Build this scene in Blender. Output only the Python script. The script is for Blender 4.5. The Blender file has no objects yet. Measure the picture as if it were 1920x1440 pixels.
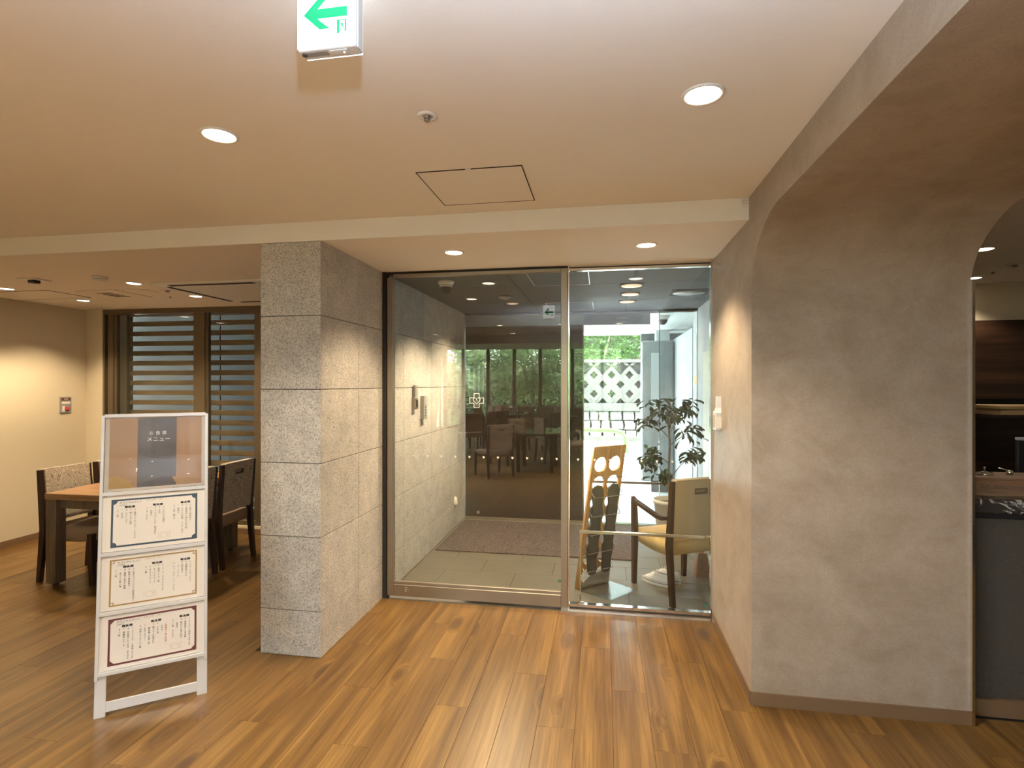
import bpy, bmesh, math, random
from mathutils import Vector, Matrix
random.seed(7)
S = bpy.context.scene
C = S.collection
PI = math.pi
# ------------------------------------------------------------ camera, world, exposure
H, F, TH = 1.57, 1006.0, math.atan(170/1006)
ST, CT = math.sin(TH), math.cos(TH)
cam_d = bpy.data.cameras.new('camera'); cam = bpy.data.objects.new('camera', cam_d); C.objects.link(cam)
cam.location = (0, 0, H); cam.rotation_euler = (PI/2, 0, TH)
cam_d.sensor_fit = 'HORIZONTAL'; cam_d.sensor_width = 36; cam_d.lens = 36*F/1920; cam_d.clip_start = .02; cam_d.clip_end = 200
S.camera = cam
S.view_settings.view_transform = 'Standard'; S.view_settings.look = 'None'
S.view_settings.gamma = 1; S.view_settings.use_curve_mapping = False
S.view_settings.exposure = 0.74
SKY, SUN, FLASH, DOWN, HALL = 15.0, 42.0, 400.0, 72.0, 230.0
W = bpy.data.worlds.new('world'); S.world = W; W.use_nodes = True
wn = W.node_tree.nodes; wl = W.node_tree.links
bg = wn['Background']; bg.inputs['Strength'].default_value = SKY
tc = wn.new('ShaderNodeTexCoord'); sp = wn.new('ShaderNodeSeparateXYZ'); rp = wn.new('ShaderNodeValToRGB')
wl.new(tc.outputs['Generated'], sp.inputs[0]); wl.new(sp.outputs['Z'], rp.inputs['Fac']); wl.new(rp.outputs['Color'], bg.inputs['Color'])
rp.color_ramp.elements[0].color = (.80, .87, .95, 1); rp.color_ramp.elements[1].color = (.80, .90, 1, 1)

def light(name, kind, loc, energy, color, rot=(0, 0, 0), **kw):
    d = bpy.data.lights.new(name, kind); d.energy = energy; d.color = color
    for k, v in kw.items(): setattr(d, k, v)
    o = bpy.data.objects.new(name, d); C.objects.link(o); o.location = loc; o.rotation_euler = rot
    return o
WARM = (1, .86, .66)
WARM2 = (1, .77, .48)
light('sun', 'SUN', (0, 0, 20), SUN, (1, .95, .87), (math.radians(40), 0, math.radians(58)), angle=.01)
# the photographer's bounce flash, head turned up at the ceiling just above the camera
light('bounce_flash', 'SPOT', (0, .02, 1.9), FLASH, (.62, .78, 1), (PI + math.radians(5), 0, TH), spot_size=math.radians(170), spot_blend=1, shadow_soft_size=.03)
# sky portals in the real openings
LXW = -5.65
def portal(name, loc, rot, sx, sy):
    o = light(name, 'AREA', loc, 1, (1, 1, 1), rot, shape='RECTANGLE', size=sx, size_y=sy)
    o.data.cycles.is_portal = True
portal('window_portal', (-2.2, -11.6, 1.4), (-PI/2, 0, 0), 7.2, 2.8)
portal('side_window_portal', (LXW-.4, -6.2, 1.5), (0, -PI/2, 0), 2.4, 6.6)
portal('entrance_portal', (-2.5, 9.6, 1.4), (PI/2, 0, 0), 9, 2.4)

# ------------------------------------------------------------ helpers
def ray(px, py):
    t = (px-960)/F; return Vector((t*CT-ST, t*ST+CT, (720-py)/F))
def onz(px, py, z):
    r = ray(px, py); return r*((z-H)/r.z)+Vector((0, 0, H))
def ony(px, py, y):
    r = ray(px, py); return r*(y/r.y)+Vector((0, 0, H))
def onx(px, py, x):
    r = ray(px, py); return r*(x/r.x)+Vector((0, 0, H))
def inhall(px, d):                      # a place in the hall behind the camera, read off its mirror image in the door
    r = ray(px, 720)*d; return (r.x, 7.5-r.y)

def new_mat(name):
    m = bpy.data.materials.new(name); m.use_nodes = True
    return m, m.node_tree.nodes, m.node_tree.links, m.node_tree.nodes['Principled BSDF']
def mat(name, col, rough=.6, metal=0, spec=.5, noise=0, nscale=20, bump=0, bscale=200, emit=0, coat=0, trans=0):
    m, n, l, p = new_mat(name)
    p.inputs['Base Color'].default_value = (*col, 1); p.inputs['Roughness'].default_value = rough
    p.inputs['Metallic'].default_value = metal; p.inputs['Specular IOR Level'].default_value = spec
    p.inputs['Coat Weight'].default_value = coat
    if emit:
        p.inputs['Emission Color'].default_value = (*col, 1); p.inputs['Emission Strength'].default_value = emit
    t = n.new('ShaderNodeTexCoord')
    if noise:
        nt = n.new('ShaderNodeTexNoise'); nt.inputs['Scale'].default_value = nscale; nt.inputs['Detail'].default_value = 5
        l.new(t.outputs['Object'], nt.inputs['Vector'])
        r = n.new('ShaderNodeValToRGB'); r.color_ramp.elements[0].position = .3; r.color_ramp.elements[1].position = .7
        r.color_ramp.elements[0].color = (*[c*(1-noise) for c in col], 1); r.color_ramp.elements[1].color = (*[min(1, c*(1+noise)) for c in col], 1)
        l.new(nt.outputs['Fac'], r.inputs['Fac']); l.new(r.outputs['Color'], p.inputs['Base Color'])
    if bump:
        nb = n.new('ShaderNodeTexNoise'); nb.inputs['Scale'].default_value = bscale; nb.inputs['Detail'].default_value = 3
        l.new(t.outputs['Object'], nb.inputs['Vector'])
        b = n.new('ShaderNodeBump'); b.inputs['Strength'].default_value = bump; b.inputs['Distance'].default_value = .002
        l.new(nb.outputs['Fac'], b.inputs['Height']); l.new(b.outputs['Normal'], p.inputs['Normal'])
    return m
def ramp(n, stops):
    r = n.new('ShaderNodeValToRGB'); e = r.color_ramp.elements
    while len(e) < len(stops): e.new(.5)
    for k, (pos, c) in enumerate(stops): e[k].position = pos; e[k].color = (*c, 1)
    return r
def wood(name, dark, mid, lite, rough=.35, axis=1, scale=1., knots=0, rnd=True, coat=0, fine=1., across=11):
    m, n, l, p = new_mat(name)
    t = n.new('ShaderNodeTexCoord'); oi = n.new('ShaderNodeObjectInfo')
    mp = n.new('ShaderNodeMapping'); s = [across*scale]*3; s[axis] = .9*scale; mp.inputs['Scale'].default_value = s
    add = n.new('ShaderNodeVectorMath'); add.operation = 'ADD'; mul = n.new('ShaderNodeVectorMath'); mul.operation = 'SCALE'
    cmb = n.new('ShaderNodeCombineXYZ')
    for k in range(3): l.new(oi.outputs['Random'], cmb.inputs[k])
    l.new(cmb.outputs[0], mul.inputs[0]); mul.inputs['Scale'].default_value = 53 if rnd else 0
    l.new(t.outputs['Object'], add.inputs[0]); l.new(mul.outputs[0], add.inputs[1]); src = add.outputs[0]
    if knots:
        vo = n.new('ShaderNodeTexVoronoi'); mk = n.new('ShaderNodeMapping'); mk.inputs['Scale'].default_value = (3.4, 1.3, 0)
        l.new(src, mk.inputs[0]); l.new(mk.outputs[0], vo.inputs['Vector']); vo.inputs['Scale'].default_value = 1
        kr = ramp(n, [(.0, (1, 1, 1)), (.09, (.35, .35, .35)), (.2, (0, 0, 0))]); l.new(vo.outputs['Distance'], kr.inputs['Fac'])
        kx = n.new('ShaderNodeVectorMath'); kx.operation = 'SCALE'; kx.inputs['Scale'].default_value = .16
        l.new(kr.outputs['Color'], kx.inputs[0]); a2 = n.new('ShaderNodeVectorMath'); a2.operation = 'ADD'
        l.new(src, a2.inputs[0]); l.new(kx.outputs[0], a2.inputs[1]); src = a2.outputs[0]
    l.new(src, mp.inputs[0])
    n1 = n.new('ShaderNodeTexNoise'); n1.inputs['Scale'].default_value = .8; n1.inputs['Detail'].default_value = 6; n1.inputs['Distortion'].default_value = .6
    l.new(mp.outputs[0], n1.inputs['Vector'])
    c1 = ramp(n, [(.3, dark), (.5, mid), (.68, lite)]); l.new(n1.outputs['Fac'], c1.inputs['Fac'])
    m2 = n.new('ShaderNodeMapping'); s = [95*scale*fine]*3; s[axis] = 2.2*scale*fine; m2.inputs['Scale'].default_value = s; l.new(src, m2.inputs[0])
    n2 = n.new('ShaderNodeTexNoise'); n2.inputs['Scale'].default_value = 1.3; n2.inputs['Detail'].default_value = 4; l.new(m2.outputs[0], n2.inputs['Vector'])
    c2 = ramp(n, [(.35, (.62, .58, .55)), (.6, (1.08, 1.08, 1.08))]); l.new(n2.outputs['Fac'], c2.inputs['Fac'])
    mx = n.new('ShaderNodeMix'); mx.data_type = 'RGBA'; mx.blend_type = 'MULTIPLY'; mx.inputs[0].default_value = .75
    l.new(c1.outputs['Color'], mx.inputs[6]); l.new(c2.outputs['Color'], mx.inputs[7]); out = mx.outputs[2]
    if knots:
        m3 = n.new('ShaderNodeMix'); m3.data_type = 'RGBA'; m3.inputs[7].default_value = (.045, .022, .012, 1)
        ks = ramp(n, [(.0, (1, 1, 1)), (.07, (.65, .65, .65)), (.16, (0, 0, 0))]); l.new(vo.outputs['Distance'], ks.inputs['Fac'])
        l.new(ks.outputs['Color'], m3.inputs[0]); l.new(out, m3.inputs[6]); out = m3.outputs[2]
    if rnd:
        hs = n.new('ShaderNodeHueSaturation'); mr = n.new('ShaderNodeMapRange'); mr.inputs['To Min'].default_value = .93; mr.inputs['To Max'].default_value = 1.07
        l.new(oi.outputs['Random'], mr.inputs['Value']); l.new(mr.outputs[0], hs.inputs['Value']); l.new(out, hs.inputs['Color']); out = hs.outputs['Color']
    l.new(out, p.inputs['Base Color'])
    p.inputs['Roughness'].default_value = rough; p.inputs['Coat Weight'].default_value = coat; p.inputs['Coat Roughness'].default_value = .25
    b = n.new('ShaderNodeBump'); b.inputs['Strength'].default_value = .12; b.inputs['Distance'].default_value = .001
    l.new(n2.outputs['Fac'], b.inputs['Height']); l.new(b.outputs['Normal'], p.inputs['Normal'])
    return m
def granite(name, base, dark, lite, sc=1.):
    m, n, l, p = new_mat(name)
    g = n.new('ShaderNodeNewGeometry'); oi = n.new('ShaderNodeObjectInfo')
    n1 = n.new('ShaderNodeTexNoise'); n1.inputs['Scale'].default_value = 190*sc; n1.inputs['Detail'].default_value = 3; l.new(g.outputs['Position'], n1.inputs['Vector'])
    n2 = n.new('ShaderNodeTexNoise'); n2.inputs['Scale'].default_value = 9; n2.inputs['Detail'].default_value = 4; l.new(g.outputs['Position'], n2.inputs['Vector'])
    v = n.new('ShaderNodeTexVoronoi'); v.inputs['Scale'].default_value = 120*sc; l.new(g.outputs['Position'], v.inputs['Vector'])
    c1 = ramp(n, [(.33, dark), (.46, base), (.62, lite)]); l.new(n1.outputs['Fac'], c1.inputs['Fac'])
    c2 = ramp(n, [(.3, (.86, .86, .86)), (.7, (1.08, 1.07, 1.05))]); l.new(n2.outputs['Fac'], c2.inputs['Fac'])
    mx = n.new('ShaderNodeMix'); mx.data_type = 'RGBA'; mx.blend_type = 'MULTIPLY'; mx.inputs[0].default_value = 1
    l.new(c1.outputs['Color'], mx.inputs[6]); l.new(c2.outputs['Color'], mx.inputs[7])
    c3 = ramp(n, [(.0, (.45, .42, .4)), (.16, (1, 1, 1))]); l.new(v.outputs['Distance'], c3.inputs['Fac'])
    m2 = n.new('ShaderNodeMix'); m2.data_type = 'RGBA'; m2.blend_type = 'MULTIPLY'; m2.inputs[0].default_value = .8
    l.new(mx.outputs[2], m2.inputs[6]); l.new(c3.outputs['Color'], m2.inputs[7])
    hs = n.new('ShaderNodeHueSaturation'); mr = n.new('ShaderNodeMapRange'); mr.inputs['To Min'].default_value = .95; mr.inputs['To Max'].default_value = 1.05
    l.new(oi.outputs['Random'], mr.inputs['Value']); l.new(mr.outputs[0], hs.inputs['Value']); l.new(m2.outputs[2], hs.inputs['Color'])
    l.new(hs.outputs['Color'], p.inputs['Base Color']); p.inputs['Roughness'].default_value = .75
    b = n.new('ShaderNodeBump'); b.inputs['Strength'].default_value = .25; b.inputs['Distance'].default_value = .001
    l.new(n1.outputs['Fac'], b.inputs['Height']); l.new(b.outputs['Normal'], p.inputs['Normal'])
    return m
def plaster(name, a, b_, c, rough=.5):
    m, n, l, p = new_mat(name)
    g = n.new('ShaderNodeNewGeometry')
    mp = n.new('ShaderNodeMapping'); mp.inputs['Scale'].default_value = (1, 1, 1.25); l.new(g.outputs['Position'], mp.inputs[0])
    n1 = n.new('ShaderNodeTexNoise'); n1.inputs['Scale'].default_value = 4.2; n1.inputs['Detail'].default_value = 10; n1.inputs['Roughness'].default_value = .7; n1.inputs['Distortion'].default_value = .35
    l.new(mp.outputs[0], n1.inputs['Vector'])
    c1 = ramp(n, [(.34, a), (.5, b_), (.66, c)]); l.new(n1.outputs['Fac'], c1.inputs['Fac'])
    n2 = n.new('ShaderNodeTexNoise'); n2.inputs['Scale'].default_value = 160; n2.inputs['Detail'].default_value = 3; l.new(g.outputs['Position'], n2.inputs['Vector'])
    c2 = ramp(n, [(.3, (.9, .9, .9)), (.7, (1.06, 1.06, 1.06))]); l.new(n2.outputs['Fac'], c2.inputs['Fac'])
    mx = n.new('ShaderNodeMix'); mx.data_type = 'RGBA'; mx.blend_type = 'MULTIPLY'; mx.inputs[0].default_value = 1
    l.new(c1.outputs['Color'], mx.inputs[6]); l.new(c2.outputs['Color'], mx.inputs[7]); l.new(mx.outputs[2], p.inputs['Base Color'])
    p.inputs['Roughness'].default_value = rough
    b = n.new('ShaderNodeBump'); b.inputs['Strength'].default_value = .1; b.inputs['Distance'].default_value = .004
    l.new(n1.outputs['Fac'], b.inputs['Height']); l.new(b.outputs['Normal'], p.inputs['Normal'])
    return m
def glass(name, tint=(.93, .955, .94), f0=.052, rough=0):
    m, n, l, p = new_mat(name); n.remove(p)
    out = n['Material Output']; g = n.new('ShaderNodeNewGeometry')
    dt = n.new('ShaderNodeVectorMath'); dt.operation = 'DOT_PRODUCT'; l.new(g.outputs['Incoming'], dt.inputs[0]); l.new(g.outputs['Normal'], dt.inputs[1])
    def M(op, a, b=None):
        q = n.new('ShaderNodeMath'); q.operation = op
        for k, x in enumerate((a, b)):
            if x is None: continue
            if isinstance(x, (int, float)): q.inputs[k].default_value = x
            else: l.new(x, q.inputs[k])
        return q.outputs[0]
    f = M('ADD', M('MULTIPLY', M('POWER', M('SUBTRACT', 1, M('ABSOLUTE', dt.outputs['Value'])), 5), 1-f0), f0)
    tr = n.new('ShaderNodeBsdfTransparent'); tr.inputs[0].default_value = (*tint, 1)
    gl = n.new('ShaderNodeBsdfGlossy'); gl.inputs['Roughness'].default_value = rough; gl.inputs['Color'].default_value = (1, 1, 1, 1)
    mx = n.new('ShaderNodeMixShader'); l.new(f, mx.inputs[0]); l.new(tr.outputs[0], mx.inputs[1]); l.new(gl.outputs[0], mx.inputs[2])
    l.new(mx.outputs[0], out.inputs['Surface'])
    return m
def leafmat(name, col, noise=.4):
    m = mat(name, col, .5, noise=noise, nscale=3); n, l = m.node_tree.nodes, m.node_tree.links
    p = n['Principled BSDF']; t = n.new('ShaderNodeBsdfTranslucent'); mx = n.new('ShaderNodeMixShader'); mx.inputs[0].default_value = .45
    r = [q for q in n if q.type == 'VALTORGB'][0]; l.new(r.outputs['Color'], t.inputs['Color'])
    l.new(p.outputs[0], mx.inputs[1]); l.new(t.outputs[0], mx.inputs[2]); l.new(mx.outputs[0], n['Material Output'].inputs['Surface'])
    return m
def fabric_pattern(name, base, fig):
    m, n, l, p = new_mat(name)
    t = n.new('ShaderNodeTexCoord'); ns = n.new('ShaderNodeTexNoise'); ns.inputs['Scale'].default_value = 17; ns.inputs['Detail'].default_value = .6; ns.inputs['Distortion'].default_value = 1.2
    l.new(t.outputs['Object'], ns.inputs['Vector'])
    wv = n.new('ShaderNodeMath'); wv.operation = 'PINGPONG'; wv.inputs[1].default_value = .045; l.new(ns.outputs['Fac'], wv.inputs[0])
    c = ramp(n, [(.0, fig), (.014, fig), (.018, base), (1, base)]); l.new(wv.outputs[0], c.inputs['Fac']); l.new(c.outputs['Color'], p.inputs['Base Color'])
    p.inputs['Roughness'].default_value = .85
    return m
def marble(name):
    m, n, l, p = new_mat(name)
    t = n.new('ShaderNodeTexCoord'); ns = n.new('ShaderNodeTexNoise'); ns.inputs['Scale'].default_value = 6; ns.inputs['Detail'].default_value = 6; ns.inputs['Distortion'].default_value = 2.5
    l.new(t.outputs['Object'], ns.inputs['Vector'])
    wv = n.new('ShaderNodeMath'); wv.operation = 'PINGPONG'; wv.inputs[1].default_value = .1; l.new(ns.outputs['Fac'], wv.inputs[0])
    c = ramp(n, [(.0, (.6, .57, .52)), (.012, (.16, .14, .13)), (.04, (.035, .03, .028)), (1, (.03, .027, .025))]); l.new(wv.outputs[0], c.inputs['Fac']); l.new(c.outputs['Color'], p.inputs['Base Color'])
    p.inputs['Roughness'].default_value = .15
    return m

M = {}
M['ceil'] = mat('ceiling_paper', (.80, .755, .70), .9, bump=.18, bscale=420)
M['ceil_low'] = mat('ceiling_paper_low', (.79, .72, .64), .9, bump=.18, bscale=420)
M['white_wall'] = mat('wall_paper', (.60, .52, .39), .9, bump=.4, bscale=320)
M['vest_ceil'] = mat('grey_ceiling_panel', (.085, .088, .088), .75, bump=.2, bscale=300)  # whitish ceiling, its dimness behind the glass put into a dark grey
M['groove'] = mat('dark_joint', (.03, .025, .02), .9)
M['plaster'] = plaster('venetian_plaster', (.31, .243, .183), (.362, .292, .228), (.405, .335, .270))
M['granite'] = granite('grey_granite', (.43, .405, .375), (.235, .215, .195), (.545, .52, .485), .8)
M['joint'] = mat('stone_joint', (.16, .145, .125), .9)
M['floor'] = wood('oak_floor', (.102, .050, .0125), (.160, .084, .0215), (.238, .132, .036), .33, 1, 1, knots=1, across=17)
M['darkwood'] = wood('dark_wood', (.018, .008, .005), (.028, .012, .008), (.042, .018, .011), .35, 2, 2, rnd=False)
M['panelwood'] = wood('walnut_panel', (.014, .007, .004), (.035, .016, .008), (.065, .031, .016), .4, 0, 1.2, rnd=True)
M['tablewood'] = wood('table_wood', (.22, .12, .055), (.33, .19, .095), (.42, .26, .14), .3, 0, 2, rnd=False)
M['legwood'] = wood('table_leg_wood', (.10, .07, .045), (.15, .11, .07), (.19, .14, .095), .4, 2, 2, rnd=False)
M['slatwood'] = wood('louvre_wood', (.24, .14, .075), (.36, .22, .12), (.45, .29, .17), .55, 0, 2)
M['rackwood'] = wood('maple_board', (.50, .24, .06), (.62, .33, .10), (.70, .40, .14), .3, 2, 1.5, rnd=False)
M['hornwood'] = wood('horn_wood', (.14, .07, .028), (.20, .10, .04), (.27, .14, .06), .4, 2, 2, rnd=False)
M['champagne'] = mat('champagne_metal', (.36, .315, .265), .38, .8)
M['chrome'] = mat('polished_steel', (.75, .76, .74), .16, 1)
M['bronze'] = mat('bronze_frame', (.15, .115, .075), .45, .5)
M['alu'] = mat('silver_frame', (.70, .73, .79), .38, .35)
M['service'] = mat('service_wall', (.055, .055, .05), .9)
M['black'] = mat('black_matte', (.012, .012, .013), .5)
M['darkslot'] = mat('dark_slot', (.02, .018, .016), .8)
M['basebd'] = mat('baseboard_brown', (.175, .105, .055), .45)
M['white'] = mat('white_plastic', (.74, .72, .68), .4)
M['grey'] = mat('grey_plastic', (.28, .27, .26), .4)
M['darkgrey'] = mat('dark_grey', (.07, .068, .065), .45)
M['glass'] = glass('clear_glass')
M['glass_win'] = glass('window_glass', (.82, .86, .85), .05)
M['vtile'] = mat('entrance_tile', (.125, .115, .09), .5, noise=.09, nscale=7, bump=.1)
M['mat'] = mat('mottled_mat', (.08, .060, .058), .95, noise=.8, nscale=75, bump=1, bscale=160)
M['beige'] = mat('beige_fabric', (.47, .36, .225), .9, bump=.5, bscale=500)
M['seatbeige'] = mat('seat_vinyl', (.62, .43, .19), .55)
M['pattern'] = fabric_pattern('scroll_fabric', (.48, .42, .345), (.20, .165, .135))
M['hallfabric'] = mat('hall_chair_fabric', (.26, .18, .11), .9)
M['seatbrown'] = mat('brown_seat_fabric', (.29, .20, .13), .85, bump=.4, bscale=400)
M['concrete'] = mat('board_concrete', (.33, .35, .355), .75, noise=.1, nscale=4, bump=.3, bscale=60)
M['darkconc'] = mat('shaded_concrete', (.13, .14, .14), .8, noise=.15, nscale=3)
M['asphalt'] = mat('driveway', (.62, .62, .60), .9, noise=.05)
M['wallblock'] = mat('lattice_block', (.034, .035, .031), .85, noise=.14, nscale=6, bump=.5, bscale=40)
M['rubble'] = mat('rubble_fill', (.022, .021, .018), .9, noise=.6, nscale=18, bump=1, bscale=30)
M['stone'] = mat('rough_stone', (.058, .058, .055), .85, noise=.3, nscale=9, bump=1, bscale=25)
M['leaf'] = mat('leaf_dark', (.035, .085, .022), .45, noise=.4, nscale=3)
M['leaf2'] = leafmat('leaf_garden', (.48, .57, .33), .5)
M['leaf3'] = leafmat('leaf_hedge', (.035, .10, .013), .5)
M['bark'] = mat('bark', (.20, .15, .10), .9, noise=.3, nscale=30)
M['lightbark'] = mat('pale_bark', (.38, .33, .27), .9, noise=.2, nscale=20)
M['soil'] = mat('soil', (.035, .025, .018), .95)
M['pot'] = mat('cream_pot', (.55, .53, .47), .5)
M['paper'] = mat('menu_paper', (.78, .755, .73), .5)
M['ink'] = mat('ink', (.03, .03, .035), .6)
M['faint'] = mat('faint_ink', (.56, .47, .37), .6)
M['red'] = mat('red_ink', (.50, .05, .07), .6)
M['navy'] = mat('navy_border', (.045, .075, .115), .5)
M['gold'] = mat('gold_border', (.36, .23, .085), .45)
M['maroon'] = mat('maroon_border', (.13, .038, .04), .5)
M['gloss'] = mat('photo_gloss', (.33, .205, .12), .22, spec=.9, coat=1)
M['photo_dark'] = mat('photo_panel', (.085, .085, .10), .22, spec=.9, coat=1)
M['photo_light'] = mat('photo_pale', (.50, .47, .45), .22, coat=1)
M['green'] = mat('exit_green', (0, .36, .145), .5, emit=.45)
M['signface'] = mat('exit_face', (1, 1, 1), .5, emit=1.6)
M['signbody'] = mat('sign_body', (.62, .62, .60), .4)
M['lens_w'] = mat('lamp_lens', (1, .83, .62), .5, emit=9)
M['lens_dim'] = mat('lamp_lens_dim', (1, .72, .48), .5, emit=.45)
M['sole'] = mat('slipper_black', (.020, .023, .024), .55)
M['canvas'] = mat('white_canvas', (.70, .69, .68), .8)
M['lining'] = mat('grey_lining', (.28, .30, .34), .9)
M['navyline'] = mat('navy_line', (.03, .04, .09), .6)
M['decal'] = mat('white_decal', (.80, .77, .70), .5)
M['greendecal'] = mat('green_decal', (.0, .16, .07), .5)
M['rail_green'] = mat('green_pipe', (.022, .11, .004), .45)
M['canopy'] = mat('canopy_panel', (.62, .66, .65), .7)
M['plate'] = glass('base_glass', (.86, .89, .88), .01, .3)
M['marble'] = marble('black_marble')
M['desk'] = mat('desk_front', (.055, .046, .036), .7, noise=.15, nscale=60)
M['desk_cap'] = wood('desk_cap_wood', (.20, .11, .055), (.27, .155, .085), (.33, .2, .11), .35, 0, 2, rnd=False)
M['card'] = mat('cardboard', (.30, .20, .095), .8)
M['door_dark'] = wood('dark_door', (.010, .006, .004), (.014, .008, .005), (.02, .011, .007), .3, 0, 1.5, rnd=False)
M['panel_ivory'] = mat('ivory_panel', (.42, .40, .29), .5)
M['hallfloor'] = M['floor']
M['grass'] = mat('ground_cover', (.05, .09, .025), .9, noise=.5, nscale=6)

def link(name, me, m=None, parent=None, loc=(0, 0, 0), rot=(0, 0, 0), kind=None, label=None):
    o = bpy.data.objects.new(name, me); C.objects.link(o); o.location = loc; o.rotation_euler = rot
    if parent: o.parent = parent
    if m and not me.materials: me.materials.append(M[m])
    if kind: o['kind'] = kind
    if label: o['label'] = label
    return o
def tag(o, label, cat, group=None):
    o['label'] = label; o['category'] = cat
    if group: o['group'] = group
    return o
def thing(name, label, cat, loc=(0, 0, 0), rz=0, group=None):
    o = bpy.data.objects.new(name, None); C.objects.link(o); o.location = loc; o.rotation_euler = (0, 0, rz); o.empty_display_size = .1
    return tag(o, label, cat, group)
def finish(bm, bev=0, smooth=False, seg=2):
    if bev:
        bmesh.ops.bevel(bm, geom=[e for e in bm.edges], offset=bev, segments=seg, profile=.5, affect='EDGES', clamp_overlap=True)
    bmesh.ops.recalc_face_normals(bm, faces=bm.faces)
    if smooth:
        for f in bm.faces: f.smooth = True
    me = bpy.data.meshes.new('m'); bm.to_mesh(me); bm.free()
    return me
def addbox(bm, x0, x1, y0, y1, z0, z1):
    v = [bm.verts.new((x, y, z)) for x in (x0, x1) for y in (y0, y1) for z in (z0, z1)]
    for f in ((0, 1, 3, 2), (4, 6, 7, 5), (0, 4, 5, 1), (2, 3, 7, 6), (0, 2, 6, 4), (1, 5, 7, 3)): bm.faces.new([v[k] for k in f])
def box(name, m, x0, x1, y0, y1, z0, z1, parent=None, bev=0, kind=None, label=None, seg=1, rot=(0, 0, 0)):
    cx, cy, cz = (x0+x1)/2, (y0+y1)/2, (z0+z1)/2
    bm = bmesh.new(); addbox(bm, x0-cx, x1-cx, y0-cy, y1-cy, z0-cz, z1-cz)
    return link(name, finish(bm, bev, seg=seg), m, parent, (cx, cy, cz), rot, kind=kind, label=label)
def struct(name, m, *b, bev=0):
    return box(name, m, *b, kind='structure', bev=bev)
def addloft(bm, rings, cap=True):
    rs = [[bm.verts.new(p) for p in r] for r in rings]; k = len(rs[0])
    for a, b in zip(rs, rs[1:]):
        for i in range(k): bm.faces.new((a[i], a[(i+1) % k], b[(i+1) % k], b[i]))
    if cap: bm.faces.new(rs[0][::-1]); bm.faces.new(rs[-1])
def sq(c, sx, sy):
    return [(c[0]+a*sx/2, c[1]+b*sy/2, c[2]) for a, b in ((-1, -1), (1, -1), (1, 1), (-1, 1))]
def addlathe(bm, prof, n=24, c=(0, 0, 0)):
    rings = [[(c[0]+max(r, 1e-4)*math.cos(2*PI*i/n), c[1]+max(r, 1e-4)*math.sin(2*PI*i/n), c[2]+z) for i in range(n)] for r, z in prof]
    addloft(bm, rings)
def lathe(name, m, prof, parent=None, loc=(0, 0, 0), n=24, smooth=True, rot=(0, 0, 0), label=None):
    bm = bmesh.new(); addlathe(bm, prof, n); me = finish(bm)
    if smooth:
        for f in me.polygons: f.use_smooth = len(f.vertices) == 4
    return link(name, me, m, parent, loc, rot, label=label)
def addtube(bm, pts, r, n=8, r1=None):
    pts = [Vector(p) for p in pts]; rings = []; up = None
    for i, p in enumerate(pts):
        d = (pts[min(i+1, len(pts)-1)]-pts[max(i-1, 0)]).normalized()
        if up is None:
            up = Vector((0, 0, 1)) if abs(d.z) < .9 else Vector((1, 0, 0))
        a = d.cross(up).normalized(); b = a.cross(d); up = b
        rr = r if r1 is None else r+(r1-r)*i/(len(pts)-1)
        rings.append([p+a*rr*math.cos(2*PI*k/n)+b*rr*math.sin(2*PI*k/n) for k in range(n)])
    addloft(bm, rings)
def tube(name, m, pts, r, parent=None, n=8, r1=None, label=None):
    bm = bmesh.new(); addtube(bm, pts, r, n, r1); me = finish(bm)
    for f in me.polygons: f.use_smooth = len(f.vertices) == 4
    return link(name, me, m, parent, label=label)
def plate(name, m, outlines, thick, parent=None, mtx=None, label=None, loc=(0, 0, 0), rot=(0, 0, 0)):
    """flat piece with holes: closed 2D outlines (x, y) filled, extruded along z"""
    cu = bpy.data.curves.new('c', 'CURVE'); cu.dimensions = '2D'; cu.fill_mode = 'BOTH'; cu.extrude = thick/2
    for o in outlines:
        s = cu.splines.new('POLY'); s.points.add(len(o)-1); s.use_cyclic_u = True
        for k, (x, y) in enumerate(o): s.points[k].co = (x, y, 0, 1)
    t = bpy.data.objects.new('t', cu); me = bpy.data.meshes.new_from_object(t)
    bpy.data.objects.remove(t)
    if mtx: me.transform(mtx)
    me.materials.clear()
    return link(name, me, m, parent, loc, rot, label=label)
def circ(cx, cy, r, n=24, ry=None):
    return [(cx+r*math.cos(2*PI*k/n), cy+(ry or r)*math.sin(2*PI*k/n)) for k in range(n)]
def rect(x0, x1, y0, y1): return [(x0, y0), (x1, y0), (x1, y1), (x0, y1)]
FONT = bpy.data.curves.new('f', 'FONT').font
def text_mesh(items, extrude=0):
    """items: (text, x, y, size, align, vertical) in a local xy plane -> one mesh"""
    bm = bmesh.new(); dg = None
    for txt, x, y, size, al, vert in items:
        cu = bpy.data.curves.new('t', 'FONT'); cu.resolution_u = 1; cu.extrude = extrude
        cu.body = '\n'.join(txt) if vert else txt
        cu.size = size; cu.space_line = 1.06 if vert else 1; cu.align_x = al; cu.align_y = 'TOP'
        o = bpy.data.objects.new('t', cu); me = bpy.data.meshes.new_from_object(o)
        me.transform(Matrix.Translation((x, y, 0))); bm.from_mesh(me)
        bpy.data.objects.remove(o); bpy.data.curves.remove(cu); bpy.data.meshes.remove(me)
    me = bpy.data.meshes.new('letters'); bm.to_mesh(me); bm.free(); return me
XZ = Matrix.Rotation(PI/2, 4, 'X')             # (x, y) plane -> (x, z) plane facing -Y

# ------------------------------------------------------------ the setting
ZU, ZL, XW, YS, YD = 2.50, 2.39, .72, 2.85, 3.75    # upper / lower ceiling, plaster wall plane, soffit plane, door plane
XS = -1.59                                      # stone wall face
LX = -5.65
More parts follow.
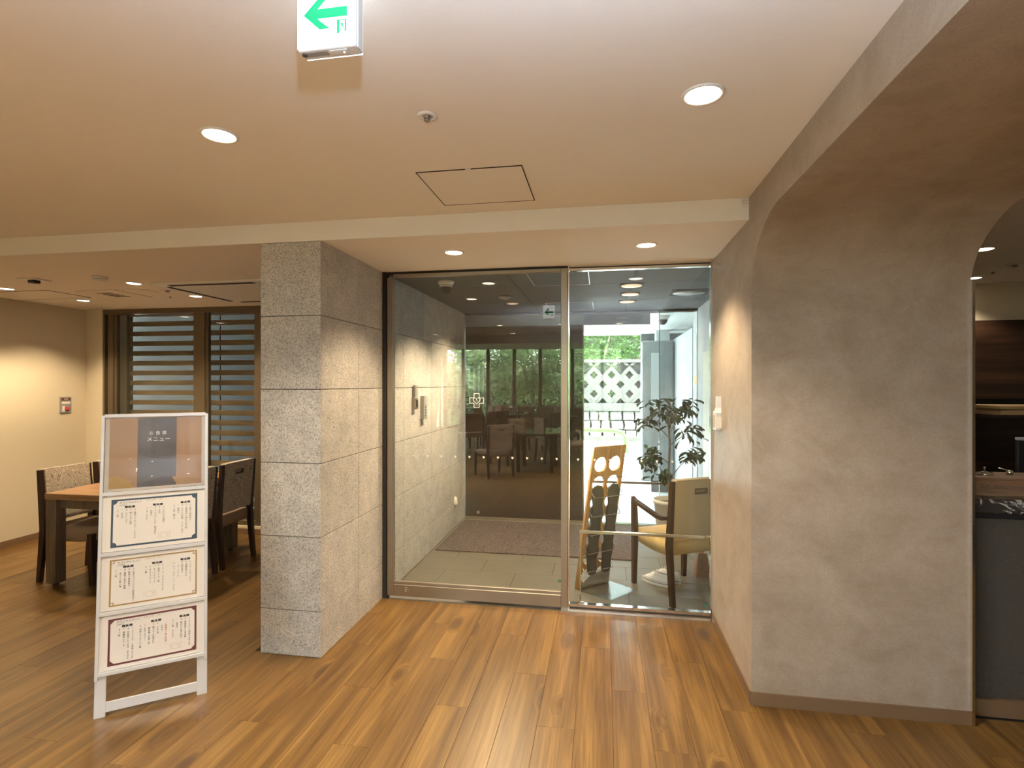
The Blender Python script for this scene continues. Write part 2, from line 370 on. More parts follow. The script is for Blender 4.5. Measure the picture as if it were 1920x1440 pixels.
# floor: a dark bed with separate oak planks
fl = struct('floor', 'groove', LX-.1, 6.0, -11.3, 5.3, -.12, -.008)
def plank(x0, x1, y0, y1):
    box('plank', 'floor', x0+.0005, x1-.0005, y0+.0004, y1-.0004, -.012, 0, parent=None, bev=.0006).parent = fl
fl_c = Vector(fl.location)
PW = .172
x = .0455+PW*18; col = 0; npl = 0; rest = []
while x > LX-.1:
    x1, x0 = x, x-PW; x -= PW; col += 1
    ymax = 5.12 if x1 < -1.97 else (YD if x1 < .74 else 2.85)
    if -1.97 <= x1 < -1.58: ymax = 2.86
    y = -12.2+((col*.43) % 1.21)
    while y < ymax:
        y0, y1 = max(y, -11.25), min(y+1.21, ymax); y += 1.21
        # only what the lens can see goes in as separate planks
        seen = False
        for px_, py_ in ((x0, y0), (x0, y1), (x1, y1), ((x0+x1)/2, (y0+y1)/2), (x1, y0)):
            d = -px_*ST+py_*CT; r = px_*CT+py_*ST
            if d > .3 and abs(r/d) < .985 and H/d < .74: seen = True
        if y1 > y0: (rest.append((x0, x1, y0, y1)) if not seen else plank(x0, x1, y0, y1)); npl += seen
for o in list(C.objects):
    if o.parent == fl: o.location = Vector(o.location)-fl_c
bm = bmesh.new()
for r_ in rest: addbox(bm, r_[0]-fl_c.x, r_[1]-.001-fl_c.x, r_[2]-fl_c.y, r_[3]-.001-fl_c.y, -.012-fl_c.z, 0-fl_c.z)
link('far_planks', finish(bm), 'floor', fl, kind='stuff')

# ceilings
ce = struct('ceiling', 'ceil', LX-.1, XW+.05, -2.5, YS, ZU, ZU+.35)
struct('ceiling_nook', 'ceil_low', LX-.1, XS-.02, YS+.001, 5.3, ZL, ZL+.45)
struct('ceiling_entrance', 'ceil_low', XS-.02, XW+.02, YS+.001, YD+.03, ZL, ZL+.45)
struct('trim_1', 'ceil', LX-.1, XW+.0, YS-.012, YS, ZL-.0, ZU+.02)                       # face of the dropped ceiling
struct('floor_side_garden', 'grass', -22, LX-.2, -11.28, 1, -.25, -.04)
struct('ceiling_hall', 'ceil_low', LX-.1, 1.6, -11.35, -2.75, 2.80, 3.0)
struct('trim_2', 'ceil_low', LX-.1, XW, -2.75, -2.5, 2.34, 3.0)                          # beam over the hall side
bm = bmesh.new()
for b_ in ((LX-.2, LX, -2.9, 5.4, 0, 2.82), (LX-.2, LX, -9.5, -2.9, 0, .3), (LX-.2, LX, -9.5, -2.9, 2.7, 2.82), (LX-.2, LX, -11.3, -9.5, 0, 2.82)): addbox(bm, *b_)
link('wall_left', finish(bm), 'white_wall', kind='structure')
w3 = bpy.data.objects.new('window_3', None); C.objects.link(w3); w3.location = (LX, 0, 0); w3['kind'] = 'structure'
for k in range(8): box('mullion', 'bronze', -.14, -.04, -9.5+k*.94-.04, -9.5+k*.94+.04, .3, 2.7, w3)
for k in range(7): box('pane', 'glass', -.10, -.09, -9.46+k*.94, -8.6+k*.94, .3, 2.7, w3)
bb = struct('baseboard_left', 'basebd', LX, LX+.012, -11, 5.1, 0, .065)
struct('wall_return', 'white_wall', LX, -5.44, 5.08, 5.4, 0, ZL)
struct('baseboard_return', 'basebd', LX+.012, -5.44, 5.07, 5.08, 0, .065)
struct('wall_hall_right', 'plaster', XW, XW+.3, -11.3, -1.6, 0, 2.82)
# stone pillar / wall: dark core with separate granite slabs
core = struct('wall_stone', 'joint', -1.966, XS-.006, 2.866, 6.4, 0, ZL+.02)
cc = Vector(core.location)
zj = [0, .167]; 
while zj[-1] < ZL-.1: zj.append(min(ZL, zj[-1]+.4265))
zj[1] = ZL-.445*5+0.0
zj = [0.0]+[ZL-.4255*k for k in range(5, -1, -1)]
def slab(x0, x1, y0, y1, z0, z1, ax):
    g = .002
    if ax == 'x': b = (x0, x1, y0+g, y1-g, z0+g, z1-g)
    else: b = (x0+g, x1-g, y0, y1, z0+g, z1-g)
    o = box('slab', 'granite', *b, bev=.0012); o.location = Vector(o.location)-cc; o.parent = core
ysp = [2.858, 3.33, YD-.035]
for z0, z1 in zip(zj, zj[1:]):
    slab(-1.972, XS, 2.846, 2.866, z0, z1, 'y')
    for a, b in zip(ysp, ysp[1:]): slab(XS-.012, XS, a, b, z0, z1, 'x')
    for a, b in zip([YD+.04, 4.15, 4.86, 5.5], [4.15, 4.86, 5.5, 6.1]): slab(XS-.012, XS, a, b, z0, z1, 'x')
    for a, b in zip([2.87, 3.6, 4.35], [3.6, 4.35, 5.11]): slab(-1.976, -1.964, a, b, z0, z1, 'x')

# plaster portal: wall face with an arched opening through to the reception
def arch_outline(x_):
    ZA, RA, Y1, Y0 = 2.335, .42, 2.79, -1.6
    pts = [(YD+.03, 0), (YD+.03, ZU+.3), (Y0, ZU+.3), (Y0, ZA)]
    RZ = .34; pts += [(Y1-RA, ZA)]
    pts += [(Y1-RA+RA*math.sin(a), ZA-RZ+RZ*math.cos(a)) for a in [PI/2*k/40 for k in range(1, 41)]]
    pts += [(Y1, 0)]
    return pts
bm = bmesh.new(); pts = arch_outline(0)
va = [bm.verts.new((XW, y, z)) for y, z in pts]; vb = [bm.verts.new((1.67, y, z)) for y, z in pts]
fa = bm.faces.new(va); fb = bm.faces.new(vb[::-1])
for k in range(len(pts)):
    f = bm.faces.new((va[k], vb[k], vb[(k+1) % len(pts)], va[(k+1) % len(pts)]))
me = finish(bm)
for f in me.polygons:
    f.use_smooth = False
por = link('wall_right', me, 'plaster', kind='structure')
struct('baseboard_right', 'basebd', XW-.008, XW, 2.782, YD-.03, 0, .062)
struct('baseboard_front', 'basebd', XW-.008, 1.678, 2.78, 2.79, 0, .062)
struct('trim_3', 'chrome', 1.67, 1.682, 2.775, 2.875, 0, 2.05)          # steel corner strip at the reception side

# reception room behind the portal
struct('ceiling_reception', 'ceil_low', 1.67, 6, -1.6, 5.4, 2.45, 2.6)
struct('wall_reception', 'white_wall', 1.67, 6, 5.3, 5.4, 0, 2.45)
struct('wall_reception_right', 'white_wall', 5.6, 5.7, -1.6, 5.4, 0, 2.45)
struct('wall_reception_left', 'white_wall', 1.60, 1.66, YD+.04, 5.4, 0, 2.45)
struct('wall_reception_near', 'white_wall', 1.0, 6, -1.75, -1.6, 0, 2.8)
wp = thing('wood_panelling', 'dark walnut wall panelling with horizontal grain behind the reception desk', 'panelling', (3.6, 5.28, 0))
for k, (z0, z1) in enumerate([(0, .62), (.63, 1.37), (1.44, 2.12)]):
    for j in range(3): box('panel', 'panelwood', -1.9+j*1.3, -.61+j*1.3, -.03, .015, z0, z1, wp, bev=.002)
box('ledge', 'darkslot', -1.9, 2.0, -.015, .015, 1.37, 1.44, wp)
struct('roof', 'darkconc', -12, 7, 2.6, 7.3, 2.86, 3.1)  # building roof, stretched over the service yard to shut out sky
struct('roof_hall', 'darkconc', -7, 7, -11.5, 2.7, 3.02, 3.3)

# ------------------------------------------------------------ entrance: sliding door and fixed pane
XM = -.24
dr = thing('sliding_door', 'large glass sliding door in a champagne metal frame beside the stone pillar', 'door', (XS+.03, YD, 0))
dw = XM-(XS+.03)
box('stile', 'champagne', .0, .046, -.022, .022, .02, 2.35, dr, bev=.003)
box('stile', 'champagne', dw-.046, dw, -.022, .022, .0, 2.375, dr, bev=.003)
box('bottom_rail', 'champagne', .046, dw-.046, -.022, .022, .02, .105, dr, bev=.003)
box('rail_bead', 'champagne', .046, dw-.046, -.012, .012, .105, .125, dr, bev=.002)
box('top_rail', 'champagne', .046, dw-.046, -.018, .018, 2.35, 2.375, dr, bev=.002)
box('glass_pane', 'glass', .04, dw-.04, -.004, .004, .11, 2.36, dr)
def lock(parent, x, z, y):
    o = lathe('lock', 'champagne', [(.018, 0), (.018, .003), (.012, .004), (.012, .002), (.004, .002), (.004, .006), (0, .006)], parent, (x, y, z), 20, rot=(PI/2, 0, 0))
lock(dr, .148, .07, -.022)
struct('trim_4', 'darkslot', XS, XS+.026, YD-.035, YD+.035, 0, ZL)
struct('trim_5', 'darkslot', XS+.026, XM, YD-.02, YD+.02, 2.377, ZL)
struct('trim_6', 'chrome', XS, XW, YD-.04, YD+.04, -.004, .004)
# little white leaf marks on the glass and the emblem
def leaf_decal(cx, cz, s=.0085):
    return [(cx+s*a, cz+s*b) for a, b in ((-.9, 1), (.2, 1.1), (.9, .5), (.7, -.4), (.1, -.5), (-.3, -1.2), (-.6, -.2), (-1, .3))]
a0, b0 = ony(751, 855, YD), ony(1044, 862, YD)
dec = []
for k in range(12):
    t = k/11; dec.append(a0.x+(b0.x-a0.x)*t-dr.location.x)
def sub(o, p):
    o.parent = p; o.location = Vector(o.location)-Vector(p.location); return o
def marks(parent, xs, z):
    o = plate('leaf_mark', 'decal', [leaf_decal(0, 0)], .0006, parent, XZ, loc=(xs[0], -.0046, z))
    pane = [q for q in C.objects if q.parent == parent and q.name.startswith('glass_pane')][0]
    sub(o, pane)
    for x_ in xs[1:]:
        q = o.copy(); C.objects.link(q); q.location = Vector((x_, -.0046, z))-Vector(pane.location)
marks(dr, dec, 1.045)
e = ony(894, 751, YD); ex = e.x-dr.location.x; ez = e.z; s = .0175
def cross(q, w): return [(ex+a*q+ (0), ez+b*q) for a, b in ((-w, 3), (w, 3), (w, w), (3, w), (3, -w), (w, -w), (w, -3), (-w, -3), (-w, -w), (-3, -w), (-3, w), (-w, w))]
def heart(s_): return [(ex+s_*.95*math.sin(t)**3, ez+s_*.06*(13*math.cos(t)-5*math.cos(2*t)-2*math.cos(3*t)-math.cos(4*t))) for t in [2*PI*k/32 for k in range(32)]]
plate('emblem', 'decal', [cross(s, 1.18), [(ex+(x-ex)*1, z) for x, z in [(ex+a*s, ez+b*s) for a, b in ((-1, 2.8), (1, 2.8), (1, 1), (2.8, 1), (2.8, -1), (1, -1), (1, -2.8), (-1, -2.8), (-1, -1), (-2.8, -1), (-2.8, 1), (-1, 1))]]], .0006, dr, XZ, loc=(0, -.0046, 0), label='white outlined cross emblem')
plate('heart_emblem', 'decal', [heart(.029), heart(.0245)], .0006, dr, XZ, loc=(0, -.0048, 0))
plate('heart_emblem', 'decal', [[(ex-.003, ez+.014), (ex+.002, ez+.012), (ex+.004, ez-.012), (ex+.001, ez-.002)]], .0006, dr, XZ, loc=(0, -.0048, 0))
def ring_decal(parent, x, z):
    plate('round_sticker', 'greendecal', [circ(x, z, .011, 16), circ(x, z, .006, 12)], .0006, parent, XZ, loc=(0, -.0046, 0), label='small green ring sticker')
    plate('round_sticker', 'greendecal', [rect(x-.002, x+.009, z-.003, z+.001)], .0006, parent, XZ, loc=(0, -.0046, 0))
g_ = ony(1049, 1089, YD); ring_decal(dr, g_.x-dr.location.x, g_.z)

fx = thing('fixed_pane', 'fixed glass pane framed in polished steel right of the sliding door', 'glazing', (XM, YD+.01, 0))
fw = XW-XM
box('frame', 'chrome', .002, .012, -.02, .02, 0, 2.38, fx)
box('frame', 'chrome', fw-.012, fw-.001, -.02, .02, 0, 2.38, fx)
for z0, z1, m_, y_ in ((2.355, 2.372, 'chrome', .02), (2.372, 2.38, 'darkslot', .015), (2.38, 2.389, 'chrome', .02), (.0, .018, 'chrome', .035), (.018, .026, 'darkslot', .02), (.026, .045, 'chrome', .02)):
    box('frame', m_, .012, fw-.012, -y_, y_, z0, z1, fx)
box('glass_pane', 'glass', .01, fw-.01, -.004, .004, .04, 2.36, fx)
dec = []
for px in (1084, 1115, 1144, 1174, 1203, 1232, 1261, 1292): dec.append(ony(px, 868, YD).x-XM)
marks(fx, dec, 1.043)
g_ = ony(1324, 1136, YD); ring_decal(fx, g_.x-XM, g_.z)
g_ = ony(1305, 712, YD); plate('notice_sticker', 'decal', [rect(g_.x-XM-.008, g_.x-XM+.008, g_.z-.03, g_.z+.03)], .0006, fx, XZ, loc=(0, .0046, 0))

# ------------------------------------------------------------ vestibule
YB = 6.1; XR = 1.02
vf = struct('floor_entrance', 'groove', -1.66, 1.16, YD, 6.2, -.12, -.006)
vc = Vector(vf.location)
j = 0
for yb in [YD+.04+.3*k for k in range(8)]:
    j += 1; xa = XS-.3+(.3 if j % 2 else 0)-.02
    while xa < XR:
        x0, x1 = max(xa, XS), min(xa+.6, XR); xa += .6
        y1 = min(yb+.3, YB-.02)
        if x1-x0 > .02 and y1-yb > .02:
            o = box('tile', 'vtile', x0+.0015, x1-.0015, yb+.0015, y1-.0015, -.012, 0, bev=.001); o.location = Vector(o.location)-vc; o.parent = vf
tag(box('entrance_mat', 'mat', -1.56, .30, 4.87, 6.0, .0, .012, bev=.004), 'large mottled purple-brown entrance mat on the vestibule tiles', 'mat')
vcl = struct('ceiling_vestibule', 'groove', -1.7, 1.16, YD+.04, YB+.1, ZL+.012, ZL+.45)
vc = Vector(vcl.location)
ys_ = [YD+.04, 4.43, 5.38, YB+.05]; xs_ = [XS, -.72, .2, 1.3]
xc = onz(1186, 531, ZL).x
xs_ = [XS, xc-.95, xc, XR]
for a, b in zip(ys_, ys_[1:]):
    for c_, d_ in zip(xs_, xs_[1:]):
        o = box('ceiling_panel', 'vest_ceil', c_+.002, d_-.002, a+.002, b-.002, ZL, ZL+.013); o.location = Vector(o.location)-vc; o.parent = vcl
struct('wall_vestibule_right', 'concrete', XR, XR+.15, YD+.04, YB+.3, 0, ZL)
struct('wall_vestibule_near', 'concrete', XW+.01, XR+.02, YD+.035, YD+.06, 0, ZL)
rc = thing('wall_cabinet', 'ivory flush cabinet in the right wall of the vestibule', 'cabinet', (XR, 5.6, 0))
box('cabinet_door', 'panel_ivory', -.012, .01, -.35, .12, 1.03, 1.89, rc, bev=.002)
box('cabinet_door', 'panel_ivory', -.010, .01, -.35, .12, .05, 1.015, rc, bev=.002)
# outer screen: dark door leaf left, clear glazing right
od = thing('dark_door_leaf', 'dark brown outer door leaf with a round lock at the end of the mat', 'door', (XS+.01, YB, 0))
ow = -.22-(XS+.01)
box('leaf', 'door_dark', .0, ow, -.012, .02, .03, 2.235, od)
box('bottom_rail', 'champagne', 0, ow, -.018, .022, .0, .03, od)
box('edge_strip', 'champagne', ow, ow+.012, -.018, .022, .0, 2.235, od)
g_ = ony(897, 960, YB); lock(od, g_.x-od.location.x, g_.z, -.012)
M['header'] = mat('header_metal', (.30, .33, .35), .3, .8)
struct('trim_7', 'header', XS, .52, YB+.03, YB+.10, 2.235, ZL)              # pale header over the outer doors
struct('trim_8', 'chrome', XS, XR, YB-.02, YB+.02, 2.355, 2.37)
struct('trim_9', 'darkslot', XS, XR, YB-.01, YB+.02, 2.37, ZL+.02)
og = thing('outer_glazing', 'clear outer glass panels with slim steel posts facing the driveway', 'glazing', (-.208, YB, 0))
gw = XR+.208
box('glass_pane', 'glass', 0, .82, -.004, .004, .02, 2.355, og)
box('glass_pane', 'glass', .83, gw-.01, -.004, .004, .02, 2.355, og)
box('post', 'chrome', .82, .83, -.012, .012, .0, 2.355, og)
box('post', 'chrome', gw-.01, gw, -.012, .012, .0, 2.355, og)
box('threshold', 'chrome', 0, gw, -.03, .03, 0, .02, og)
# guard rails
def guard(x0, x1, y, h, label, m_='chrome'):
    g = thing('guard_rail', label, 'rail', (x0, y, 0), group=None)
    box('rail', m_, 0, x1-x0, -.012, .012, h-.022, h, g, bev=.003)
    box('post', 'chrome', 0, .008, -.008, .008, 0, h-.02, g)
    box('foot', 'chrome', -.02, .028, -.02, .02, 0, .012, g, bev=.002)
    return g
a0 = ony(1087, 1001, 3.86)
guard(a0.x, XW-.02, 3.86, .528, 'low polished steel guard rail close behind the fixed glass pane')
a0 = ony(1102, 900, 5.93)
guard(a0.x, XR-.01, 5.93, .515, 'low bronze guard rail in front of the outer glazing', 'bronze')

# ---- ceiling fixtures
def downlight(px, py, z, r, label, e, cat='light', group=None, lens='lens_w', spot=True, pos=None, col=WARM):
    p = Vector((*pos, z)) if pos else onz(px, py, z)
    t = thing('ceiling_downlight', label, 'light', (p.x, p.y, z), group=group)
    lathe('trim_ring', 'white', [(r+.012, .002), (r+.012, -.004), (r+.004, -.006), (r, -.003), (r, .001)], t, n=32)
    lathe('lens', lens, [(r, -.001), (r, -.0025), (0, -.0025)], t, n=32)
    if spot:
        d = bpy.data.lights.new('lamp', 'SPOT'); d.energy = e; d.color = col; d.spot_size = math.radians(118); d.spot_blend = .55; d.shadow_soft_size = r
        o = bpy.data.objects.new('lamp', d); C.objects.link(o); o.location = (0, 0, -.02); o.parent = t
    return t
downlight(411, 253, ZU, .055, 'round lit downlight left of the sprinkler in the high ceiling', DOWN)
downlight(1318, 177, ZU, .055, 'round lit downlight right of the exit sign in the high ceiling', DOWN)
downlight(851, 473, ZL, .052, 'lit downlight in the dropped ceiling above the sliding door', DOWN, col=WARM2)
downlight(1212, 459, ZL, .052, 'lit downlight in the dropped ceiling above the fixed glass pane', DOWN, col=WARM2)
for (px, py, lb) in ((12, 541, 'lit downlight in the nook ceiling at the left picture edge'), (251, 531, 'lit downlight in the nook ceiling nearest the round smoke detector'),
                     (156, 563, 'lit downlight in the nook ceiling closest to the window corner'), (367, 555, 'lit downlight in the nook ceiling below the air conditioner')):
    downlight(px, py, ZL, .05, lb, DOWN*.85, col=WARM2)
downlight(1843, 467, 2.45, .055, 'larger lit downlight in the reception ceiling beside the steel strip', DOWN*.35)
downlight(1824, 521, 2.45, .055, 'smaller lit downlight deeper in the reception ceiling, half behind the strip', DOWN*.3)
# hall lamps seen mirrored in the glass
for n_, (x_, y_, z_) in enumerate([(-1.6, -.85, ZU), (-.64, -.85, ZU), (.25, -.85, ZU), (-3.2, -.85, ZU), (-1.63, -2.2, ZU), (-.3, -2.2, ZU), (-3.1, -2.2, ZU)]):
    downlight(0, 0, z_, .055, ['lit hall downlight behind the camera, mirrored in the door above the trees', 'lit hall downlight mirrored beside the reflected exit sign', 'lit hall downlight mirrored in the fixed pane',
              'lit hall downlight mirrored over the stone wall', 'lit hall downlight by the beam casting a warm scallop', 'second lit hall downlight by the beam, mirrored at the door stile', 'lit hall downlight by the beam furthest left'][n_], HALL, pos=(x_, y_), col=(1, .93, .82))
for n_, (x_, y_) in enumerate([(-2.2, -6.0), (-3.6, -8.5), (-.9, -8.5), (-4.4, -5)]):
    downlight(0, 0, 2.80, .055, ['lit hall downlight over the near dining tables', 'lit hall downlight near the garden windows, left one in the mirror image', 'lit hall downlight near the garden windows, right one in the mirror image', 'lit hall downlight by the left hall wall'][n_], HALL, pos=(x_, y_), col=(1, .93, .82))
# vestibule ceiling fittings
def square_fit(px, py, r, label, lens, cat):
    p = onz(px, py, ZL); t = thing('flush_ceiling_lamp' if cat == 'light' else 'ceiling_speaker', label, cat, (p.x, p.y, ZL))
    box('frame', 'darkslot', -r*1.15, r*1.15, -r*1.15, r*1.15, -.004, .0, t)
    lathe('lens', lens, [(r, -.003), (r, -.007), (0, -.007)], t, n=32)
    return t
square_fit(1184, 535, .085, 'dim round lamp in a dark square frame near the fixed pane ceiling', 'lens_dim', 'light')
square_fit(1181, 551, .075, 'dim round lamp in a dark square frame, middle one of the vestibule row', 'lens_dim', 'light')
square_fit(1176, 565, .075, 'dim round lamp in a dark square frame nearest the driveway', 'lens_dim', 'light')
square_fit(1292, 548, .14, 'wide grey round speaker in a dark square frame in the vestibule ceiling', 'grey', 'speaker')
p = onz(947, 556, ZL); tag(lathe('smoke_detector', 'grey', [(.06, 0), (.06, -.008), (.045, -.02), (.02, -.028), (0, -.028)], None, (p.x, p.y, ZL)), 'flat grey detector in the dark vestibule ceiling', 'detector')
downlight(961, 569, ZL, .05, 'dim warm recessed lamp in the dark vestibule ceiling left half', 0, lens='lens_dim', spot=False)
light('vestibule_lamp', 'SPOT', (onz(1184, 535, ZL).x, onz(1184, 535, ZL).y, ZL-.02), 6, WARM, spot_size=2.2, spot_blend=.6, shadow_soft_size=.07)
light('vestibule_lamp', 'SPOT', (-.95, 5.3, ZL-.03), 115, (1, .75, .49), spot_size=2.3, spot_blend=.7, shadow_soft_size=.06)
light('vestibule_lamp', 'SPOT', (-.95, 4.4, ZL-.03), 115, (1, .75, .49), spot_size=2.1, spot_blend=.6, shadow_soft_size=.06)
def dome(px, py, r, label, z=ZL):
    p = onz(px, py, z); t = thing('dome_camera', label, 'camera', (p.x, p.y, z))
    lathe('base', 'white', [(r*1.25, 0), (r*1.25, -.012), (r*1.05, -.03), (r*.9, -.034)], t)
    lathe('dome', 'black', [(r*.88, -.034), (r*.88, -.05), (r*.7, -.085), (r*.4, -.105), (0, -.112)], t)
    lathe('collar', 'white', [(r*.95, -.03), (r*.97, -.045), (r*.9, -.05)], t)
dome(836, 527, .052, 'white and black dome camera on the vestibule ceiling by the stone wall')
dome(1243, 592, .065, 'white and black dome camera under the canopy ceiling near the concrete wall')
def access(name, corners, z, label, m_='ceil', g=.004, line='groove'):
    ps = [onz(px, py, z) for px, py in corners]
    x0 = min(p.x for p in ps); x1 = max(p.x for p in ps); y0 = min(p.y for p in ps); y1 = max(p.y for p in ps)
    cx, cy = (x0+x1)/2, (y0+y1)/2; w, d = (x1-x0)/2, (y1-y0)/2
    t = thing(name, label, 'hatch', (cx, cy, z))
    plate('frame', line, [rect(-w, w, -d, d), rect(-w+g, w-g, -d+g, d-g)], .003, t, loc=(0, 0, -.0015))
    box('panel', m_, -w+g, w-g, -d+g, d-g, -.002, .002, t)
    return t, w, d
t, w, d = access('access_hatch', ((779, 323), (979, 310), (1001, 375), (833, 384)), ZU, 'square ceiling access hatch with a thin dark outline by the sprinkler')
box('latch', 'white', -.012, .012, -d-.002, -d+.008, -.006, -.001, t)
access('access_hatch', ((0, 547), (86, 544), (172, 558), (30, 562)), ZL, 'large access hatch outlined in the nook ceiling at the far left', 'ceil_low', .003)
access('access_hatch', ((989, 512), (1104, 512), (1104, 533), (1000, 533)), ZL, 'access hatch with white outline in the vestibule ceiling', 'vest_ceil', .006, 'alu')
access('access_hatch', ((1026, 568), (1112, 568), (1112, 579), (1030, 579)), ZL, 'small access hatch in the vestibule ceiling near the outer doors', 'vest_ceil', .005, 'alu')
def sprinkler(px, py, z, label, r=.034):
    p = onz(px, py, z); t = thing('sprinkler', label, 'sprinkler', (p.x, p.y, z))
    lathe('rose', 'white', [(r, 0), (r, -.003), (r*.7, -.006), (r*.45, -.004), (r*.45, -.001)], t)
    lathe('nozzle', 'champagne', [(r*.42, -.001), (r*.40, -.007), (r*.15, -.008), (r*.15, -.014), (r*.33, -.015), (r*.33, -.018), (0, -.019)], t, n=12)
    for s_ in (-1, 1): box('arm', 'champagne', s_*r*.28-.0015, s_*r*.28+.0015, -.002, .002, -.016, -.006, t)
sprinkler(801, 217, ZU, 'small sprinkler head in the high ceiling between the two downlights')
sprinkler(319, 555, ZL, 'tiny sprinkler head in the nook ceiling', .02)
sprinkler(314, 544, ZL, 'flat sprinkler rose in the nook ceiling beside the air conditioner', .05)
sprinkler(1903, 496, 2.45, 'sprinkler rose in the reception ceiling at the right picture edge', .05)
sprinkler(1862, 509, 2.45, 'tiny sprinkler in the reception ceiling', .03)
p = onz(64, 524, ZL); t = thing('motion_sensor', 'white square sensor with a black lens in the nook ceiling', 'sensor', (p.x, p.y, ZL))
box('plate', 'white', -.075, .075, -.075, .075, -.008, 0, t, bev=.002); box('lens', 'black', -.03, .03, -.03, .03, -.03, -.008, t, bev=.006)
p = onz(187, 519, ZL); t = thing('smoke_detector', 'round white smoke detector in the nook ceiling left of the lit downlight', 'detector', (p.x, p.y, ZL))
lathe('base', 'white', [(.055, 0), (.055, -.01), (.05, -.014)], t); lathe('head', 'white', [(.045, -.014), (.042, -.035), (.03, -.042), (0, -.044)], t)
p = onz(265, 546, ZL); tag(lathe('speaker_grille', 'ceil_low', [(.13, 0), (.13, -.004), (.12, -.007), (0, -.007)], None, (p.x, p.y, ZL), 32), 'flat round speaker grille in the nook ceiling', 'speaker')
p0 = onz(345, 531, ZL); p1 = onz(485, 529, ZL)
t = thing('air_conditioner', 'ceiling cassette air conditioner with dark air slots above the nook window', 'air conditioner', ((p0.x+p1.x)/2-.05, p0.y+.42, ZL))
w = .5
box('casing', 'white', -w, w, -w, w, -.02, 0, t, bev=.006)
for a in ((-w+.12, w-.12, -w+.04, -w+.08), (-w+.12, w-.12, w-.08, w-.04), (-w+.04, -w+.08, -w+.12, w-.12), (w-.08, w-.04, -w+.12, w-.12)):
    box('air_slot', 'darkslot', a[0], a[1], a[2], a[3], -.023, -.019, t)
box('grille', 'white', -w+.14, w-.14, -w+.14, w-.14, -.024, -.019, t, bev=.003)
p = onz(216, 551, ZL); t = thing('ceiling_vent', 'small square ceiling vent with steel slats in the nook ceiling', 'vent', (p.x, p.y, ZL))
box('frame', 'ceil_low', -.2, .2, -.2, .2, -.01, 0, t, bev=.003)
for k in range(4): box('slat', 'chrome', -.08, .08, -.12+k*.06, -.09+k*.06, -.014, -.009, t)

# ------------------------------------------------------------ exit sign
p0 = onz(557, 95, 2.34); ex0 = p0.x; ey0 = p0.y
sw = .142; sd = .045; sh = ZU-2.34
t = thing('exit_sign', 'lit white and green emergency exit sign with a left arrow on the ceiling', 'sign', (ex0, ey0, 2.34))
box('casing', 'signbody', 0, sw, .006, sd-.006, 0, sh, t, bev=.002)
for fy, sg in ((.006, -1), (sd-.006, 1)):
    y0, y1 = (fy-.006, fy) if sg < 0 else (fy, fy+.006)
    box('face', 'signface', .001, sw-.001, y0, y1, .003, sh-.002, t)
box('trim_ridge', 'signbody', sw, sw+.004, .010, sd-.010, 0, sh, t, bev=.001)
arrow = [(.017, .0775), (.064, .124), (.087, .124), (.051, .089), (.124, .089), (.124, .067), (.051, .067), (.081, .0425), (.056, .0425)]
arrow = [(x_, z_+0) for x_, z_ in arrow]
man = [[(.094, .031), (.103, .031), (.103, .060), (.108, .060), (.108, .056), (.112, .056), (.112, .062), (.094, .062)]]
pic = [[(.099, .029), (.105, .029), (.105, .0575), (.1185, .0575), (.1185, .036), (.1165, .034), (.1185, .033), (.1225, .032), (.1225, .0595), (.099, .0595)]]
body = [[(.1085, .054), (.111, .054), (.111, .0515), (.1085, .0515)], [(.109, .051), (.112, .050), (.1135, .044), (.116, .041), (.118, .041), (.118, .0395), (.115, .0395), (.112, .043), (.110, .037), (.108, .033), (.107, .034), (.1095, .041), (.1095, .046), (.1075, .045), (.1075, .0465)], [(.1115, .050), (.1145, .048), (.115, .0465), (.112, .047)]]
for yy, nm in ((-.0006, 0), (sd+.0006, 1)):
    plate('arrow', 'green', [arrow], .0008, t, XZ, loc=(0, yy, 0), label='green left arrow')
    plate('doorway_symbol', 'green', pic, .0008, t, XZ, loc=(0, yy, 0))
    fb = bpy.data.meshes.new('fig'); b2 = bmesh.new()
    for pg in ([(.1105, .0555), (.113, .0555), (.113, .053), (.1105, .053)], [(.1095, .0522), (.1135, .0515), (.114, .0445), (.1105, .0445)], [(.1112, .0455), (.1140, .0455), (.1165, .0405), (.1150, .0395)], [(.1150, .0410), (.1182, .0405), (.1182, .0390), (.1150, .0392)],
               [(.1105, .0455), (.1125, .0455), (.1095, .0385), (.1080, .0390)], [(.1080, .0392), (.1095, .0388), (.1080, .0335), (.1066, .0335)], [(.1098, .0520), (.1098, .0500), (.1068, .0470), (.1060, .0480)], [(.1132, .0512), (.1135, .0495), (.1165, .0470), (.1172, .0482)]):
        va = [b2.verts.new((x_, -.0004, z_)) for x_, z_ in pg]; vb = [b2.verts.new((x_, .0004, z_)) for x_, z_ in pg]; b2.faces.new(va); b2.faces.new(vb[::-1])
        for i in range(4): b2.faces.new((va[i], vb[i], vb[(i+1) % 4], va[(i+1) % 4]))
    bmesh.ops.recalc_face_normals(b2, faces=b2.faces); b2.to_mesh(fb); b2.free()
    link('running_figure', fb, 'green', t, (0, yy, 0))
box('label_plate', 'grey', .012, .068, .012, .027, -.0012, 0, t); box('control_strip', 'signbody', .075, .118, .010, .026, -.003, 0, t, bev=.0006)
lathe('indicator', 'signface', [(.002, -.003), (.0015, -.005), (0, -.005)], t, (.108, .018, 0), 10)
lathe('mount_screw', 'darkgrey', [(.006, 0), (.006, -.003), (0, -.003)], t, (.009, .018, 0), 14)

